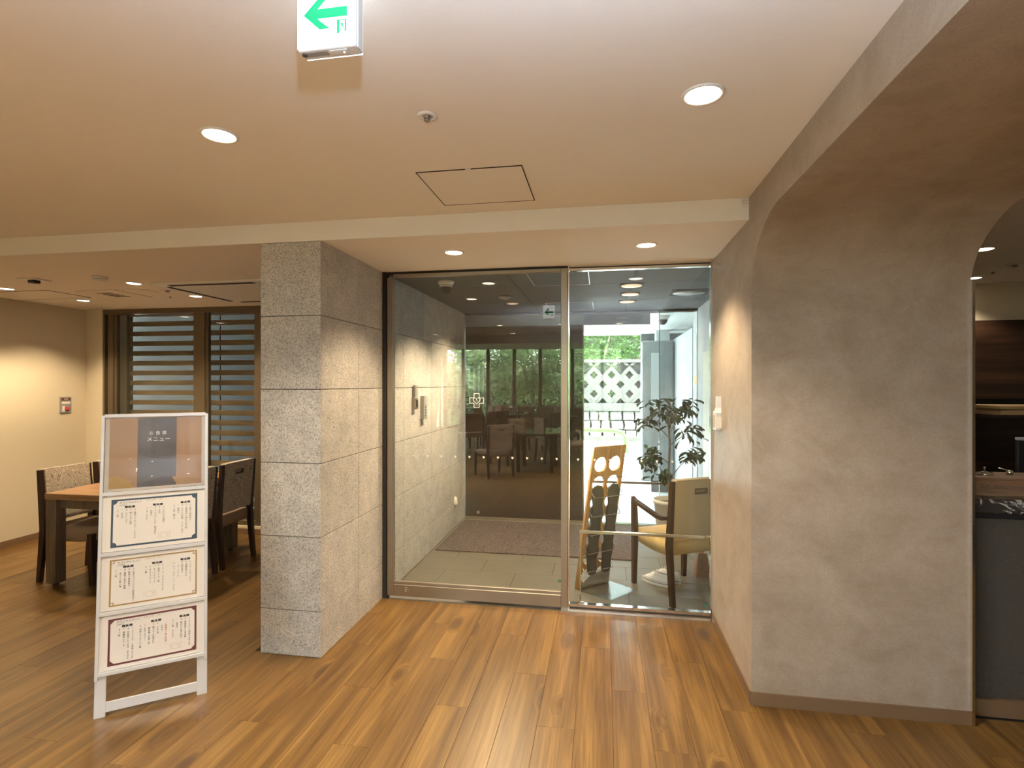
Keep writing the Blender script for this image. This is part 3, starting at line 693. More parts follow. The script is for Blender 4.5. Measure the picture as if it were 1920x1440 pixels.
# small things on walls
p = ony(1397, 381, YS-.012); t = thing('notice_sticker', 'small white sticker with red print at the right end of the ceiling step', 'sticker', (p.x, YS-.012, p.z))
box('card', 'white', -.017, .017, -.001, 0, -.02, .02, t)
link('lettering', text_mesh([('取扱注意', 0, .017, .007, 'CENTER', 0), ('点検済 二〇一', 0, .007, .005, 'CENTER', 0), ('天井内の配線', 0, -.001, .005, 'CENTER', 0)]), 'red', t, (0, -.0016, 0), (PI/2, 0, 0))
# intercom on the plaster wall
p = onx(1350, 778, XW); t = thing('wall_intercom', 'silver card reader with a raised cover on the plaster wall beside the glass', 'intercom', (XW, p.y, p.z))
box('body', 'alu', -.034, 0, -.045, .045, -.095, .02, t, bev=.004)
bm = bmesh.new(); addloft(bm, [sq((-.016, 0, .015), .030, .084), sq((-.010, 0, .045), .022, .06), sq((-.010, 0, .115), .020, .055)]); link('cover', finish(bm), 'alu', t)
box('screen', 'panel_ivory', -.036, -.033, -.022, .028, -.08, .0, t)
box('screen', 'white', -.0345, -.0, -.0465, -.0448, -.08, -.01, t)
# units on the stone wall in the vestibule
pa = onx(775, 745, XS); t = thing('door_phone', 'brushed grey door phone with open lid on the stone wall, left of the two units', 'intercom', (XS, pa.y, pa.z))
box('body', 'champagne', 0, .032, -.035, .035, -.10, .0, t, bev=.003); box('screen', 'black', .031, .034, -.022, .028, -.085, -.02, t)
box('lid', 'grey', .006, .03, -.03, .03, .0, .105, t, bev=.003); box('keypad', 'grey', .031, .034, -.022, .028, -.015, -.004, t)
pa = onx(791, 764, XS); t = thing('entry_keypad', 'tall narrow grey keypad on the stone wall, right of the two units', 'keypad', (XS, pa.y, pa.z))
box('body', 'grey', 0, .035, -.04, .04, -.105, .105, t, bev=.003)
for k in range(3): box('button', 'white', .035, .038, -.008, .008, .04+k*.022, .05+k*.022, t)
for k in range(4): box('button', 'darkgrey', .035, .037, -.012, .012, -.08+k*.026, -.066+k*.026, t)
pa = onx(852, 937, XS); tag(lathe('wall_sensor', 'white', [(.0, .035), (.012, .03), (.02, .0), (.026, -.04), (.02, -.06), (0, -.066)], None, (XS+.012, pa.y, pa.z), 20), 'small white pear-shaped sensor low on the stone wall', 'sensor')
# fire alarm sign in the nook
pa = onx(122, 759, LX); t = thing('alarm_panel', 'small grey alarm panel with a red button on the left wall', 'alarm', (LX, pa.y, pa.z))
box('plate', 'grey', 0, .012, -.062, .062, -.085, .085, t, bev=.003)
box('header', 'maroon', .012, .014, -.05, .05, .045, .075, t); lathe('button', 'red', [(.022, 0), (.022, .008), (.016, .012), (0, .012)], t, (.012, .01, -.04), 20, rot=(0, PI/2, 0))
box('notice', 'white', .012, .014, -.045, .045, .01, .035, t); box('notice', 'white', .012, .014, -.04, -.015, -.07, -.01, t)
link('lettering', text_mesh([('火災', 0, 0, .022, 'CENTER', 0)]), 'white', t, (.0145, 0, .071), (PI/2, 0, PI/2))

# ------------------------------------------------------------ nook window and louvres
YW = 5.12
wn_ = bpy.data.objects.new('window_1', None); C.objects.link(wn_); wn_.location = (-5.44, YW, 0); wn_['kind'] = 'structure'
def wx(px, y=YW): return ony(px, 720, y).x+5.44
ww = wx(510)+.5; ww = -1.98+5.44
box('window_sill', 'white_wall', 0, ww, -.05, .12, 0, .085, wn_); box('sill_frame', 'bronze', 0, ww, -.03, .05, .085, .135, wn_, bev=.002)
box('head_frame', 'bronze', 0, ww, -.03, .05, 2.335, ZL, wn_)
struct('baseboard_window', 'basebd', -5.44, -1.98, YW-.062, YW-.05, 0, .06)
for a, b in ((.0, .02), (wx(206.5), wx(216)), (wx(369), wx(387)), (ww-1.6, ww-1.5)):
    box('mullion', 'bronze', a, b, -.03, .05, .135, 2.335, wn_, bev=.002)
for a, b in ((.02, wx(206.5)), (wx(216), wx(369)), (wx(387), ww-1.6), (ww-1.5, ww)):
    box('pane', 'glass_win', a, b, .006, .012, .135, 2.335, wn_)
    if b-a > .3:
        for s0, s1 in ((a, a+.03), (b-.03, b)): box('sash', 'bronze', s0, s1, -.012, .03, .135, 2.335, wn_)
lv = thing('louvre_screen', 'horizontal brown timber louvres standing outside the nook window', 'louvre', (-5.2, 5.42, 0))
lx0 = ony(244, 720, 5.42).x+5.2
for k in range(20): box('slat', 'slatwood', lx0, 3.2, -.02, .02, .20+k*.113, .255+k*.113, lv, bev=.002)
box('post', 'bronze', lx0-.03, lx0+.01, -.03, .03, .0, 2.42, lv); box('post', 'bronze', ony(414, 720, 5.46).x+5.2, ony(414, 720, 5.46).x+5.21, .02, .03, .0, 2.42, lv)
l2 = thing('louvre_screen', 'narrow pale louvre strip outside the left edge of the nook window', 'louvre', (-5.72, 5.55, 0))
for k in range(20): box('slat', 'slatwood', .0, ony(205, 720, 5.55).x+5.75, -.015, .015, .20+k*.113, .26+k*.113, l2)
box('post', 'bronze', -.02, .0, -.02, .02, -.02, 2.42, l2)
for k, x_ in enumerate((ony(233, 720, 5.7).x,)): struct('trim_10', 'bronze', x_-.05, x_+.03, 5.66, 5.74, 0, 2.6)
struct('floor_service', 'service', -14, -1.97, 5.3, 9.0, -.15, -.02)
struct('wall_service_left', 'service', -7.3, -7.2, 5.4, 6.7, 0, 2.86)  # added wall, blocks daylight from the left behind the louvres
struct('wall_service', 'service', -7.2, -1.9, 7.2, 7.4, 0, 2.9)

# ------------------------------------------------------------ outside in front of the doors
struct('floor_driveway', 'asphalt', -14, 12, 6.2, 18.0, -.15, -.012)
# driveway pavers close to the door
pv = struct('floor_porch', 'groove', -.9, 1.0, 6.2, 8.6, -.05, -.008)
pc = Vector(pv.location)
for i in range(4):
    for k in range(3):
        o = box('tile', 'canopy', -.9+k*.633+.003, -.27+k*.633, 6.2+i*.6+.003, 6.8+i*.6, -.012, .0, bev=.001); o.location = Vector(o.location)-pc; o.parent = pv
struct('ceiling_canopy', 'canopy', -1.9, 7, YB+.1, 9.2, ZL, ZL+.5)
struct('wall_facade', 'concrete', -1.97, XS-.1, 6.1, 7.4, 0, 2.9)
for n_, (px, py) in enumerate(((1158, 602), (1155, 618))):  # glowing discs added in place of lamp reflections in the glass
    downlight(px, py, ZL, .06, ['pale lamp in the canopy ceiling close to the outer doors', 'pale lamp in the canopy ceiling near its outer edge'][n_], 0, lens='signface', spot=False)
cw = thing('concrete_screen', 'board-marked concrete screen wall raised off the ground outside the door', 'wall', (.56, 8.0, 0))
bm = bmesh.new()
addbox(bm, 0, .46, 0, .16, .17, 2.2)
link('front_panel', finish(bm, .03, True, 3), 'concrete', cw)
box('side_panel', 'concrete', .46, .60, -1.55, .16, .17, 2.22, cw)
box('inset', 'canopy', .13, .26, -.006, .01, 1.2, 2.02, cw, bev=.003)
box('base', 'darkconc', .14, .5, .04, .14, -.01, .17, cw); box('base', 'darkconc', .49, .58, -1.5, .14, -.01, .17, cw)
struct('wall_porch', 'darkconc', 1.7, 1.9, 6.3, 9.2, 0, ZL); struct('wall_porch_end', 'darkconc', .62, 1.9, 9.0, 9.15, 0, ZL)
tag(box('concrete_column', 'canopy', .80, 1.0, 8.4, 8.6, -.01, ZL), 'pale square column rising behind the concrete screen', 'column')
# retaining wall
YR = 15.6
rw = thing('retaining_wall', 'grey retaining wall of diamond lattice blocks over rough stones across the driveway', 'wall', (0, YR, 0))
box('backing', 'rubble', -6, 6, .12, .5, 0, 2.2, rw)
box('coping', 'wallblock', -6, 6, -.02, .5, 2.18, 2.27, rw, bev=.01)
box('ledge', 'wallblock', -6, 6, -.10, .3, .80, 1.02, rw, bev=.01)
box('kerb', 'wallblock', -6, 6, -.5, -.35, -.01, .12, rw, bev=.01)
a, b_ = .25, .27
q, qi = (a, b_), (a*.45, b_*.45)
def dia(q, cx=0, cz=0): return [(cx-q[0], cz), (cx, cz-q[1]), (cx+q[0], cz), (cx, cz+q[1])]
proto = None; zc0 = 1.02+.0
for r_ in range(5):
    zc = 1.02+b_*r_; off = .25 if r_ % 2 else 0
    for k in range(-12, 13):
        cx = k*.5+off
        if abs(cx) > 5.8: continue
        if zc < 1.1 or zc > 2.0: continue
        if proto is None:
            proto = plate('lattice_block', 'wallblock', [dia((a*.995, b_*.995)), dia(qi)], .12, rw, XZ, loc=(cx, .06, zc))
        else:
            o = proto.copy(); C.objects.link(o); o.location = (cx, .06, zc)
bm = bmesh.new()                                   # half blocks along the ledge and the coping
for k in range(-12, 13):
    for zz, sg, off in ((1.02, 1, 0), (1.02+b_*4, 1, 0)):
        cx = k*.5+off
        if abs(cx) > 5.7: continue
        for s_ in (-1, 1):
            pts = [(cx+s_*a*.985, zz), (cx+s_*a*.56, zz), (cx, zz+b_*.56), (cx, zz+b_*.985)]
            if zz > 2: pts = [(cx+s_*a*.985, zz), (cx+s_*a*.56, zz), (cx+s_*a*.3, zz+.07), (cx+s_*a*.6, zz+.10)]
            va = [bm.verts.new((x_, 0, z_)) for x_, z_ in pts]; vb = [bm.verts.new((x_, .12, z_)) for x_, z_ in pts]
            bm.faces.new(va); bm.faces.new(vb[::-1])
            for i in range(4): bm.faces.new((va[i], vb[i], vb[(i+1) % 4], va[(i+1) % 4]))
link('half_blocks', finish(bm), 'wallblock', rw, kind='stuff')
stones = []
for s_ in range(6):
    bm = bmesh.new(); bmesh.ops.create_cube(bm, size=1); bmesh.ops.subdivide_edges(bm, edges=bm.edges, cuts=1)
    for v in bm.verts: v.co = Vector([c*(1-.22*(v.co.length > .7)) + random.uniform(-.05, .05) for c in v.co])
    me = finish(bm); me.materials.append(M['stone']); stones.append(me)
for r_ in range(3):
    x_ = -4.6+.1*r_
    while x_ < 4.6:
        w_ = random.uniform(.24, .38)
        o = bpy.data.objects.new('stone', random.choice(stones)); C.objects.link(o); o.parent = rw
        o.location = (x_+w_/2, .03, .13+r_*.265); o.scale = (w_*1.12, .25, .30); x_ += w_
M['mortar'] = mat('mortar', (.03, .03, .028), .9, noise=.3, nscale=12)
box('mortar', 'mortar', -6, 6, .06, .2, 0, .82, rw)
# green pipe rail
tag(tube('pipe_barrier', 'rail_green', [(-2.0, 12.6, .50), (.22, 12.6, .50), (.42, 12.6, .46), (.51, 12.6, .36), (.53, 12.6, .2), (.53, 12.6, -.01)], .052, n=10), 'pale green bent pipe barrier beside the driveway', 'barrier')

# leaf masses
def leaf_cards(n, fn, size, name, m_):
    vs, fs = [], []
    for k in range(n):
        p = Vector(fn()); d = Vector((random.gauss(0, 1), random.gauss(0, 1), random.gauss(0, .6))).normalized()
        e_ = d.cross(Vector((random.gauss(0, 1), random.gauss(0, 1), random.gauss(0, 1)))).normalized()
        s_ = size*random.uniform(.6, 1.3); i = len(vs)
        vs += [p-d*s_, p+e_*s_*.42+d*s_*.1, p+d*s_, p-e_*s_*.42+d*s_*.1]; fs.append((i, i+1, i+2, i+3))
    me = bpy.data.meshes.new(name); me.from_pydata(vs, [], fs); me.materials.append(M[m_]); return me
t = thing('hedge', 'bright green hedge growing on top of the retaining wall', 'hedge', (0, YR+.9, 2.2))
link('foliage', leaf_cards(16000, lambda: (random.uniform(-5.5, 5.5), random.uniform(-.7, .3)+.25*math.sin(random.random()*9), random.uniform(0, 1)**.8*2.6), .07, 'f', 'leaf3'), None, t)
box('inner_growth', 'grass', -5.5, 5.5, .1, .5, 0, 2.6, t)
for k in range(9): tube('stem', 'bark', [(-4+k, -.2, 0), (-3.9+k+.1*(k % 3), -.15, .8), (-4.1+k, -.1, 1.6)], .03, t, 6)

# ------------------------------------------------------------ garden behind the hall windows
YG = -11.2
wn2 = bpy.data.objects.new('window_2', None); C.objects.link(wn2); wn2.location = (0, YG, 0); wn2['kind'] = 'structure'
mx_ = [-5.6, -4.93, -4.02, -3.07, -2.15, -1.03, -.02, .68]
for x_ in mx_: box('mullion', 'bronze', x_-.055, x_+.055, -.06, .06, .08, 2.80, wn2)
for a, b in zip(mx_, mx_[1:]): box('pane', 'glass', a+.055, b-.055, -.004, .004, .08, 2.80, wn2)
box('window_sill', 'bronze', -5.6, .72, -.08, .08, 0, .08, wn2)
struct('floor_garden', 'grass', -22, 12, -26, -11.28, -.25, -.04)
def crown_pts(r, h, cz):
    def f():
        while True:
            p = Vector((random.uniform(-1, 1), random.uniform(-1, 1), random.uniform(-1, 1)))
            if .3 < p.length < 1: break
        b = blobs[random.randrange(len(blobs))]
        return (b[0]*r+p.x*r*.5, b[1]*r+p.y*r*.5, cz+b[2]*h+p.z*h*.42)
    blobs = [(random.uniform(-.7, .7), random.uniform(-.7, .7), random.uniform(-.75, .7)) for _ in range(9)]
    return f
crowns = [leaf_cards(2600, crown_pts(1.15, 1.5, 2.6), .10, 'c', 'leaf2') for _ in range(3)]
def trunk_mesh(seed):
    rnd = random.Random(seed); bm = bmesh.new()
    addtube(bm, [(0, 0, 0), (.05, 0, .7), (0, .05, 1.5), (.1, 0, 2.6)], .055, 7, .03)
    for k in range(4):
        a_ = rnd.uniform(0, 6.28); addtube(bm, [(.02, 0, .7+.25*k), (.35*math.cos(a_), .35*math.sin(a_), 1.5+.2*k), (.7*math.cos(a_), .7*math.sin(a_), 2.5+.2*k)], .03, 6, .012)
    return finish(bm)
trunks = [trunk_mesh(k) for k in range(3)]
tl = ['young garden tree beyond the first hall window, mirrored beside the emblem', 'leafy garden tree with pale branches, mirrored left of the middle mullion', 'slender garden tree tied to a stake, mirrored in the third window',
      'forked pale-barked garden tree mirrored next to the door stile', 'dense garden tree at the far left of the mirrored windows', 'garden tree mirrored in the fixed glass pane', 'tall back-row garden tree behind the forked one', 'back-row garden tree behind the slender one', 'back-row garden tree at the left']
for k, (x_, y_, s_) in enumerate([(-4.5, -14, 1), (-3.5, -13.4, .95), (-2.6, -13.2, 1), (-1.5, -13, 1.05), (-6.6, -14.5, 1.0), (.6, -13.8, .95), (-.4, -16.5, 1.1), (-3.1, -16.9, 1.1), (-5.9, -17.3, 1.1)]):
    t = thing('garden_tree', tl[k], 'tree', (x_, y_, -.04), k*1.3, 'trees in the garden behind the hall')
    t.scale = (s_, s_, s_)
    link('crown', crowns[k % 3], None, t); link('trunk', trunks[k % 3], 'lightbark', t)
for k, x_ in enumerate((-2.45, -1.25)):
    tag(tube('tree_stake', 'card', [(x_, -12.9, -.04), (x_+.05, -12.95, 1.25)], .035, n=8), ['short wooden stake by the slender garden tree', 'short wooden stake by the forked garden tree'][k], 'stake')
t = thing('garden_hedge', 'tall dark evergreen hedge closing the garden behind the trees', 'hedge', (-3, -20, -.04))
box('inner_growth', 'grass', -9, 9, -.3, .1, 0, 2.3, t)
link('foliage', leaf_cards(9000, lambda: (random.uniform(-9, 9), random.uniform(.1, .8), random.uniform(0, 2.7)), .14, 'h', 'leaf2'), None, t)
bl = leaf_cards(700, lambda: (random.gauss(0, .17), random.gauss(0, .15), abs(random.gauss(0, .2))), .06, 'b', 'leaf3')
for k in range(9):
    o = link('garden_shrub', bl, None, None, (-6.3+k*1.15+random.uniform(-.1, .1), -12.3+random.uniform(-.3, .2), -.04), (0, 0, k))
    tag(o, 'low bright shrub outside the hall windows, '+['leftmost', 'second from the left', 'third from the left', 'left of the slender tree', 'in the middle of the row', 'right of the slender tree', 'third from the right', 'second from the right', 'rightmost'][k], 'shrub', 'low shrubs outside the hall windows')

# ------------------------------------------------------------ chairs and tables
def rbox(bm, x0, x1, y0, y1, z0, z1): addbox(bm, x0, x1, y0, y1, z0, z1)
def make_chair(name, label, fab, seatm, arms=False, group=None, slot=True, back_low=.47, hw=.235):
    t = thing(name, label, 'chair', group=group)
    top = .885
    for s_ in (-1, 1):
        bm = bmesh.new(); addloft(bm, [sq((s_*hw, -.275, 0), .034, .036), sq((s_*hw, -.235, .42), .036, .05), sq((s_*hw, -.275, top), .026, .036)])
        link('rear_post', finish(bm, .003), 'darkwood', t)
        bm = bmesh.new(); zt = .66 if arms else .40
        rg = [sq((s_*hw, .215, 0), .032, .032), sq((s_*hw, .205, .40), .042, .046)]
        if arms: rg.append(sq((s_*(hw+.01), .20, .665), .036, .036))
        addloft(bm, rg); link('front_leg', finish(bm, .003), 'darkwood', t)
        if arms:
            bm = bmesh.new(); pts = [(.22, .672), (.19, .655), (-.10, .60), (-.17, .60), (-.25, .62)]
            rings = []
            for y_, z_ in pts: rings.append([(s_*(hw+.008)+a*.018, y_, z_+b*.014) for a, b in ((-1, -1), (1, -1), (1, 1), (-1, 1))])
            addloft(bm, rings); link('armrest', finish(bm, .003), 'darkwood', t)
    # seat cushion, slightly domed
    bm = bmesh.new(); N = 8; top_v = [[None]*(N+1) for _ in range(N+1)]; bot = [[None]*(N+1) for _ in range(N+1)]
    for i in range(N+1):
        for j_ in range(N+1):
            u, v = i/N*2-1, j_/N*2-1; x_, y_ = u*(hw-.016), -.005+v*.225
            dz = .022*(1-u**4)*(1-v**4)
            top_v[i][j_] = bm.verts.new((x_, y_, .435+dz)); bot[i][j_] = bm.verts.new((x_, y_, .325+.02*(v*v)))
    for i in range(N):
        for j_ in range(N):
            bm.faces.new((top_v[i][j_], top_v[i+1][j_], top_v[i+1][j_+1], top_v[i][j_+1])); bm.faces.new((bot[i][j_+1], bot[i+1][j_+1], bot[i+1][j_], bot[i][j_]))
        bm.faces.new((top_v[i][0], bot[i][0], bot[i+1][0], top_v[i+1][0])); bm.faces.new((top_v[i+1][N], bot[i+1][N], bot[i][N], top_v[i][N]))
        bm.faces.new((top_v[0][i+1], bot[0][i+1], bot[0][i], top_v[0][i])); bm.faces.new((top_v[N][i], bot[N][i], bot[N][i+1], top_v[N][i+1]))
    link('seat', finish(bm, 0, True), seatm, t)
    # back panel in the (x, z) plane with a grip slot, leaning back a little
    def rr(x0, x1, z0, z1, r, n=4):
        out = []
        for cx, cz, a0_ in ((x1-r, z1-r, 0), (x0+r, z1-r, PI/2), (x0+r, z0+r, PI), (x1-r, z0+r, 1.5*PI)):
            for k in range(n+1): out.append((cx+r*math.cos(a0_+k/n*PI/2), cz+r*math.sin(a0_+k/n*PI/2)))
        return out
    lean = (math.radians(5), 0, 0); full = rr(-hw+.015, hw-.015, back_low, .895, .012)
    for nm, outl, th_, y_ in (('backrest', [full], .030, -.183), ('back_panel', [full, rr(-.052, .052, .79, .825, .004, 2)], .018, -.207)):
        plate(nm, fab, outl, th_, t, XZ, loc=(0, y_, 0), rot=lean)
    bp_ = [q for q in C.objects if q.parent == t and q.name.startswith('back_panel')][-1]
    plate('grip_frame', 'bronze', [rr(-.056, .056, .786, .829, .005, 2), rr(-.047, .047, .794, .821, .004, 2)], .020, bp_, XZ, loc=(0, -.0005, 0))
    return t
def dup(root, loc, rz, label, group=None):
    r = root.copy(); C.objects.link(r); r.location = loc; r.rotation_euler = (0, 0, rz); r['label'] = label
    if group: r['group'] = group
    for ch in [c for c in C.objects if c.parent == root]:
        c = ch.copy(); C.objects.link(c); c.parent = r
        for g in [q for q in C.objects if q.parent == ch]:
            d = g.copy(); C.objects.link(d); d.parent = c
    return r
ch = make_chair('dining_chair', 'scroll-patterned dining chair at the left of the nook table, nearest the camera', 'pattern', 'seatbrown', group='patterned chairs round the nook table', hw=.203)
ch.location = (-4.14, 3.785, 0); ch.rotation_euler = (0, 0, -PI/2)
dup(ch, (-4.14, 4.26, 0), -PI/2, 'scroll-patterned dining chair at the far left of the nook table, mostly behind the menu stand')
dup(ch, (-3.44, 3.77, 0), PI/2, 'scroll-patterned dining chair right of the nook table, edge showing beside the menu stand')
dup(ch, (-3.44, 4.262, 0), PI/2, 'scroll-patterned dining chair right of the nook table, nearest the louvred window')
tb = thing('dining_table', 'light wood dining table with thick square legs in the nook behind the menu stand', 'table', (-3.86, 4.07, 0))
box('tabletop', 'tablewood', -.42, .42, -.565, .565, .672, .72, tb, bev=.004)
for sx in (-1, 1):
    for sy in (-1, 1): box('leg', 'legwood', sx*.37-.045, sx*.37+.045, sy*.515-.045, sy*.515+.045, .015, .675, tb, bev=.004)
for sx in (-1, 1):
    for sy in (-1, 1): lathe('foot', 'black', [(.02, .015), (.02, 0), (0, 0)], tb, (sx*.37, sy*.515, 0), 12)
for sy in (-1, 1): box('apron', 'legwood', -.33, .33, sy*.515-.012, sy*.515+.012, .60, .675, tb)
ac = make_chair('armchair', 'beige armchair with dark wood arms seen from behind in the glass vestibule', 'beige', 'seatbeige', arms=True)
ac.location = (.555, 4.265, 0); ac.rotation_euler = (0, 0, math.radians(29.4))
# hall furniture, seen mirrored in the glass door
hc = make_chair('dining_chair', 'brown hall dining chair mirrored lowest in the door glass', 'hallfabric', 'seatbrown', group='dining chairs in the hall behind the camera')
spots = [(925, 9.2, 140), (950, 10.6, 125), (1035, 10.8, -120), (1000, 12.4, 165), (968, 12.9, 70), (927, 13.8, 135), (905, 13.2, 110), (882, 12.6, 150), (987, 16.6, 175), (1018, 16.2, 160),
         (932, 17.2, 20), (960, 16.9, 190), (905, 16.4, 60), (1085, 10.6, -100), (1070, 15.5, 150), (1045, 16.8, 200), (880, 16, 100), (1060, 12.5, -60)]
hl = ['brown hall dining chair mirrored lowest in the door glass, left of the glossy table', 'hall dining chair mirrored right behind the lowest one', 'hall dining chair right of the glossy table', 'hall dining chair behind the glossy table', 'hall dining chair turned sideways behind the glossy table',
      'hall dining chair mirrored just below the emblem', 'hall dining chair mirrored under the cross emblem, further left', 'hall dining chair mirrored at the edge of the stone wall', 'far hall dining chair in front of the third window', 'far hall dining chair beside the fourth mullion',
      'far hall dining chair against the second window', 'far hall dining chair next to the jar', 'far hall dining chair at the left window', 'hall dining chair mirrored in the fixed pane', 'far hall dining chair mirrored by the door stile', 'far hall dining chair in the fourth window', 'far hall dining chair at the left corner', 'hall dining chair mirrored behind the door stile']
for k, (px, d, a) in enumerate(spots):
    x_, y_ = inhall(px, d)
    if k == 0: hc.location = (x_, y_, 0); hc.rotation_euler = (0, 0, math.radians(a)); hc['label'] = hl[0]
    else: dup(hc, (x_, y_, 0), math.radians(a), hl[k])
M['tableglossy'] = mat('glossy_table', (.05, .03, .02), .06, spec=1, coat=1)
def octa(w, d, c): return [(-w, -d+c), (-w+c, -d), (w-c, -d), (w, -d+c), (w, d-c), (w-c, d), (-w+c, d), (-w, d-c)]
for k, (px, d, lb) in enumerate([(1008, 9.9, 'glossy octagonal hall table mirrored in the door glass'), (1050, 14.3, 'dark hall table near the fourth window'), (950, 15.2, 'dark hall table carrying the jar'), (893, 14.6, 'dark hall table mirrored beside the stone wall edge')]):
    x_, y_ = inhall(px, d); t = thing('hall_table', lb, 'table', (x_, y_, 0), group='dark tables in the hall')
    plate('tabletop', 'tableglossy' if k == 0 else 'darkwood', [octa(.45, .75 if k == 0 else .5, .2)], .035, t, loc=(0, 0, .70))
    for sx in (-1, 1):
        for sy in (-1, 1): box('leg', 'darkwood', sx*.3-.03, sx*.3+.03, sy*.38-.03, sy*.38+.03, 0, .685, t)
    if k == 2:
        j_ = thing('glass_jar', 'clear jar with a white lid on the far hall table', 'jar', (x_+.1, y_-.1, .718)); lathe('jar', 'plate', [(.05, 0), (.055, .02), (.055, .16), (.045, .18)], j_, n=16); lathe('lid', 'white', [(.05, .18), (.05, .21), (0, .212)], j_, n=16)

# ------------------------------------------------------------ menu stand
MS = Vector((-2.347, 2.146, 0)); ux = Vector((.793, .610, 0)); ang = math.atan2(.610, .793)
st = thing('menu_stand', 'tall silver menu stand with four framed sheets on the wood floor', 'stand', MS, ang)
MW = .462; MH = 1.425; LEAN = math.atan2(.20, 1.415)
def mloc(o): o.rotation_euler = (-LEAN, 0, 0)      # local: x along the width, z up the board, leaning back to +y
def mbox(name, m_, x0, x1, z0, z1, y0=-.008, y1=.008, parent=None, bev=.0015, label=None):
    bm = bmesh.new(); addbox(bm, x0, x1, y0, y1, z0, z1); o = link(name, finish(bm, bev, seg=1), m_, parent or st, label=label)
    if not parent: mloc(o)
    return o
mbox('side_rail', 'alu', 0, .014, .17, MH, -.012, .012); mbox('side_rail', 'alu', MW-.014, MW, .17, MH, -.012, .012)
mbox('leg', 'alu', 0, .045, 0, .25, .0, .012); mbox('leg', 'alu', MW-.045, MW, 0, .25, .0, .012); mbox('cross_bar', 'alu', .045, MW-.045, .02, .065, .0, .012)
rows = [.195, .468, .745, 1.035, MH-.003]
for z_ in rows: mbox('cross_rail', 'alu', .012, MW-.012, z_-.009, z_+.009, -.012, .012)
def on_sheet(o, y):                 # print lies on the sheet built last
    o.parent = [q for q in C.objects if q.parent == st and q.name.startswith('menu_sheet')][-1]
    o.rotation_euler = (0, 0, 0); o.location = (0, y, 0)
def flat(name, m_, outl, y, label=None, thick=.0006, parent=None):
    o = plate(name, m_, outl, thick, st if parent is None else parent, XZ, label=label)
    on_sheet(o, y); return o
def letters(items, m_, y):
    me = text_mesh(items); me.transform(XZ); o = link('lettering', me, m_, st); on_sheet(o, y); return o
menus = [
 ('navy', rows[2], rows[3], '5月28日（火）',
  [['小鉢　マグロの浅漬け', '小鉢　牛丼', '副菜　アスパラのバター醤油炒め', '汁　味噌汁', 'デザート　ヨーグルト'], ['小鉢　白菜の胡麻和え', '主菜　信濃茄子と帆立の炒め物', '副菜　ふわふわ豆腐　いんげん添え', '汁　味噌汁', '主食　ご飯・鯛みそ'],
   ['小鉢　春菊とブロッコリーのサラダ', '主菜　鯛のみぞれ煮', '副菜　もやしソテー', '汁　赤出汁', '主食　ご飯']], 'round'),
 ('gold', rows[1], rows[2], '5月29日（水）',
  [['小鉢　シーフードパスタサラダ', '主菜　鶏肉のトマト煮', '汁　キノコのスープ', 'デザート　キウイフルーツ', '主食　ご飯'], ['小鉢　フルーツヨーグルト', '小鉢　温野菜サラダ', '副菜　目玉焼き', '汁　コーンスープ', '主食　パン・ブルーベリージャム'],
   ['小鉢　白菜とコンニャクの酢味噌和え', '主菜　豚肉の野菜巻き', '副菜　蓮根と長芋の煮物', '汁　青さのお吸い物', '主食　ご飯']], 'dot'),
 ('maroon', rows[0], rows[1], '5月30日（木）',
  [['　　なます', '小鉢　いもたき', '主菜　豚バラの味噌炒め', '汁　鯛素麺のお吸い物', 'デザート　みかんゼリー', '主食　浅葱とじゃこのご飯'], ['小鉢　キャベツの胡麻マヨサラダ', '主菜　薩摩揚げの甘辛煮', '副菜　鯛みりん漬け焼き', '汁　味噌汁', '主食　ご飯・ふりかけ'],
   ['小鉢　カリフラワーと海藻のサラダ', '主菜　白身魚のムニエル　タルタル', '汁　青梗菜のスープ', '主食　ご飯']], 'cut')]
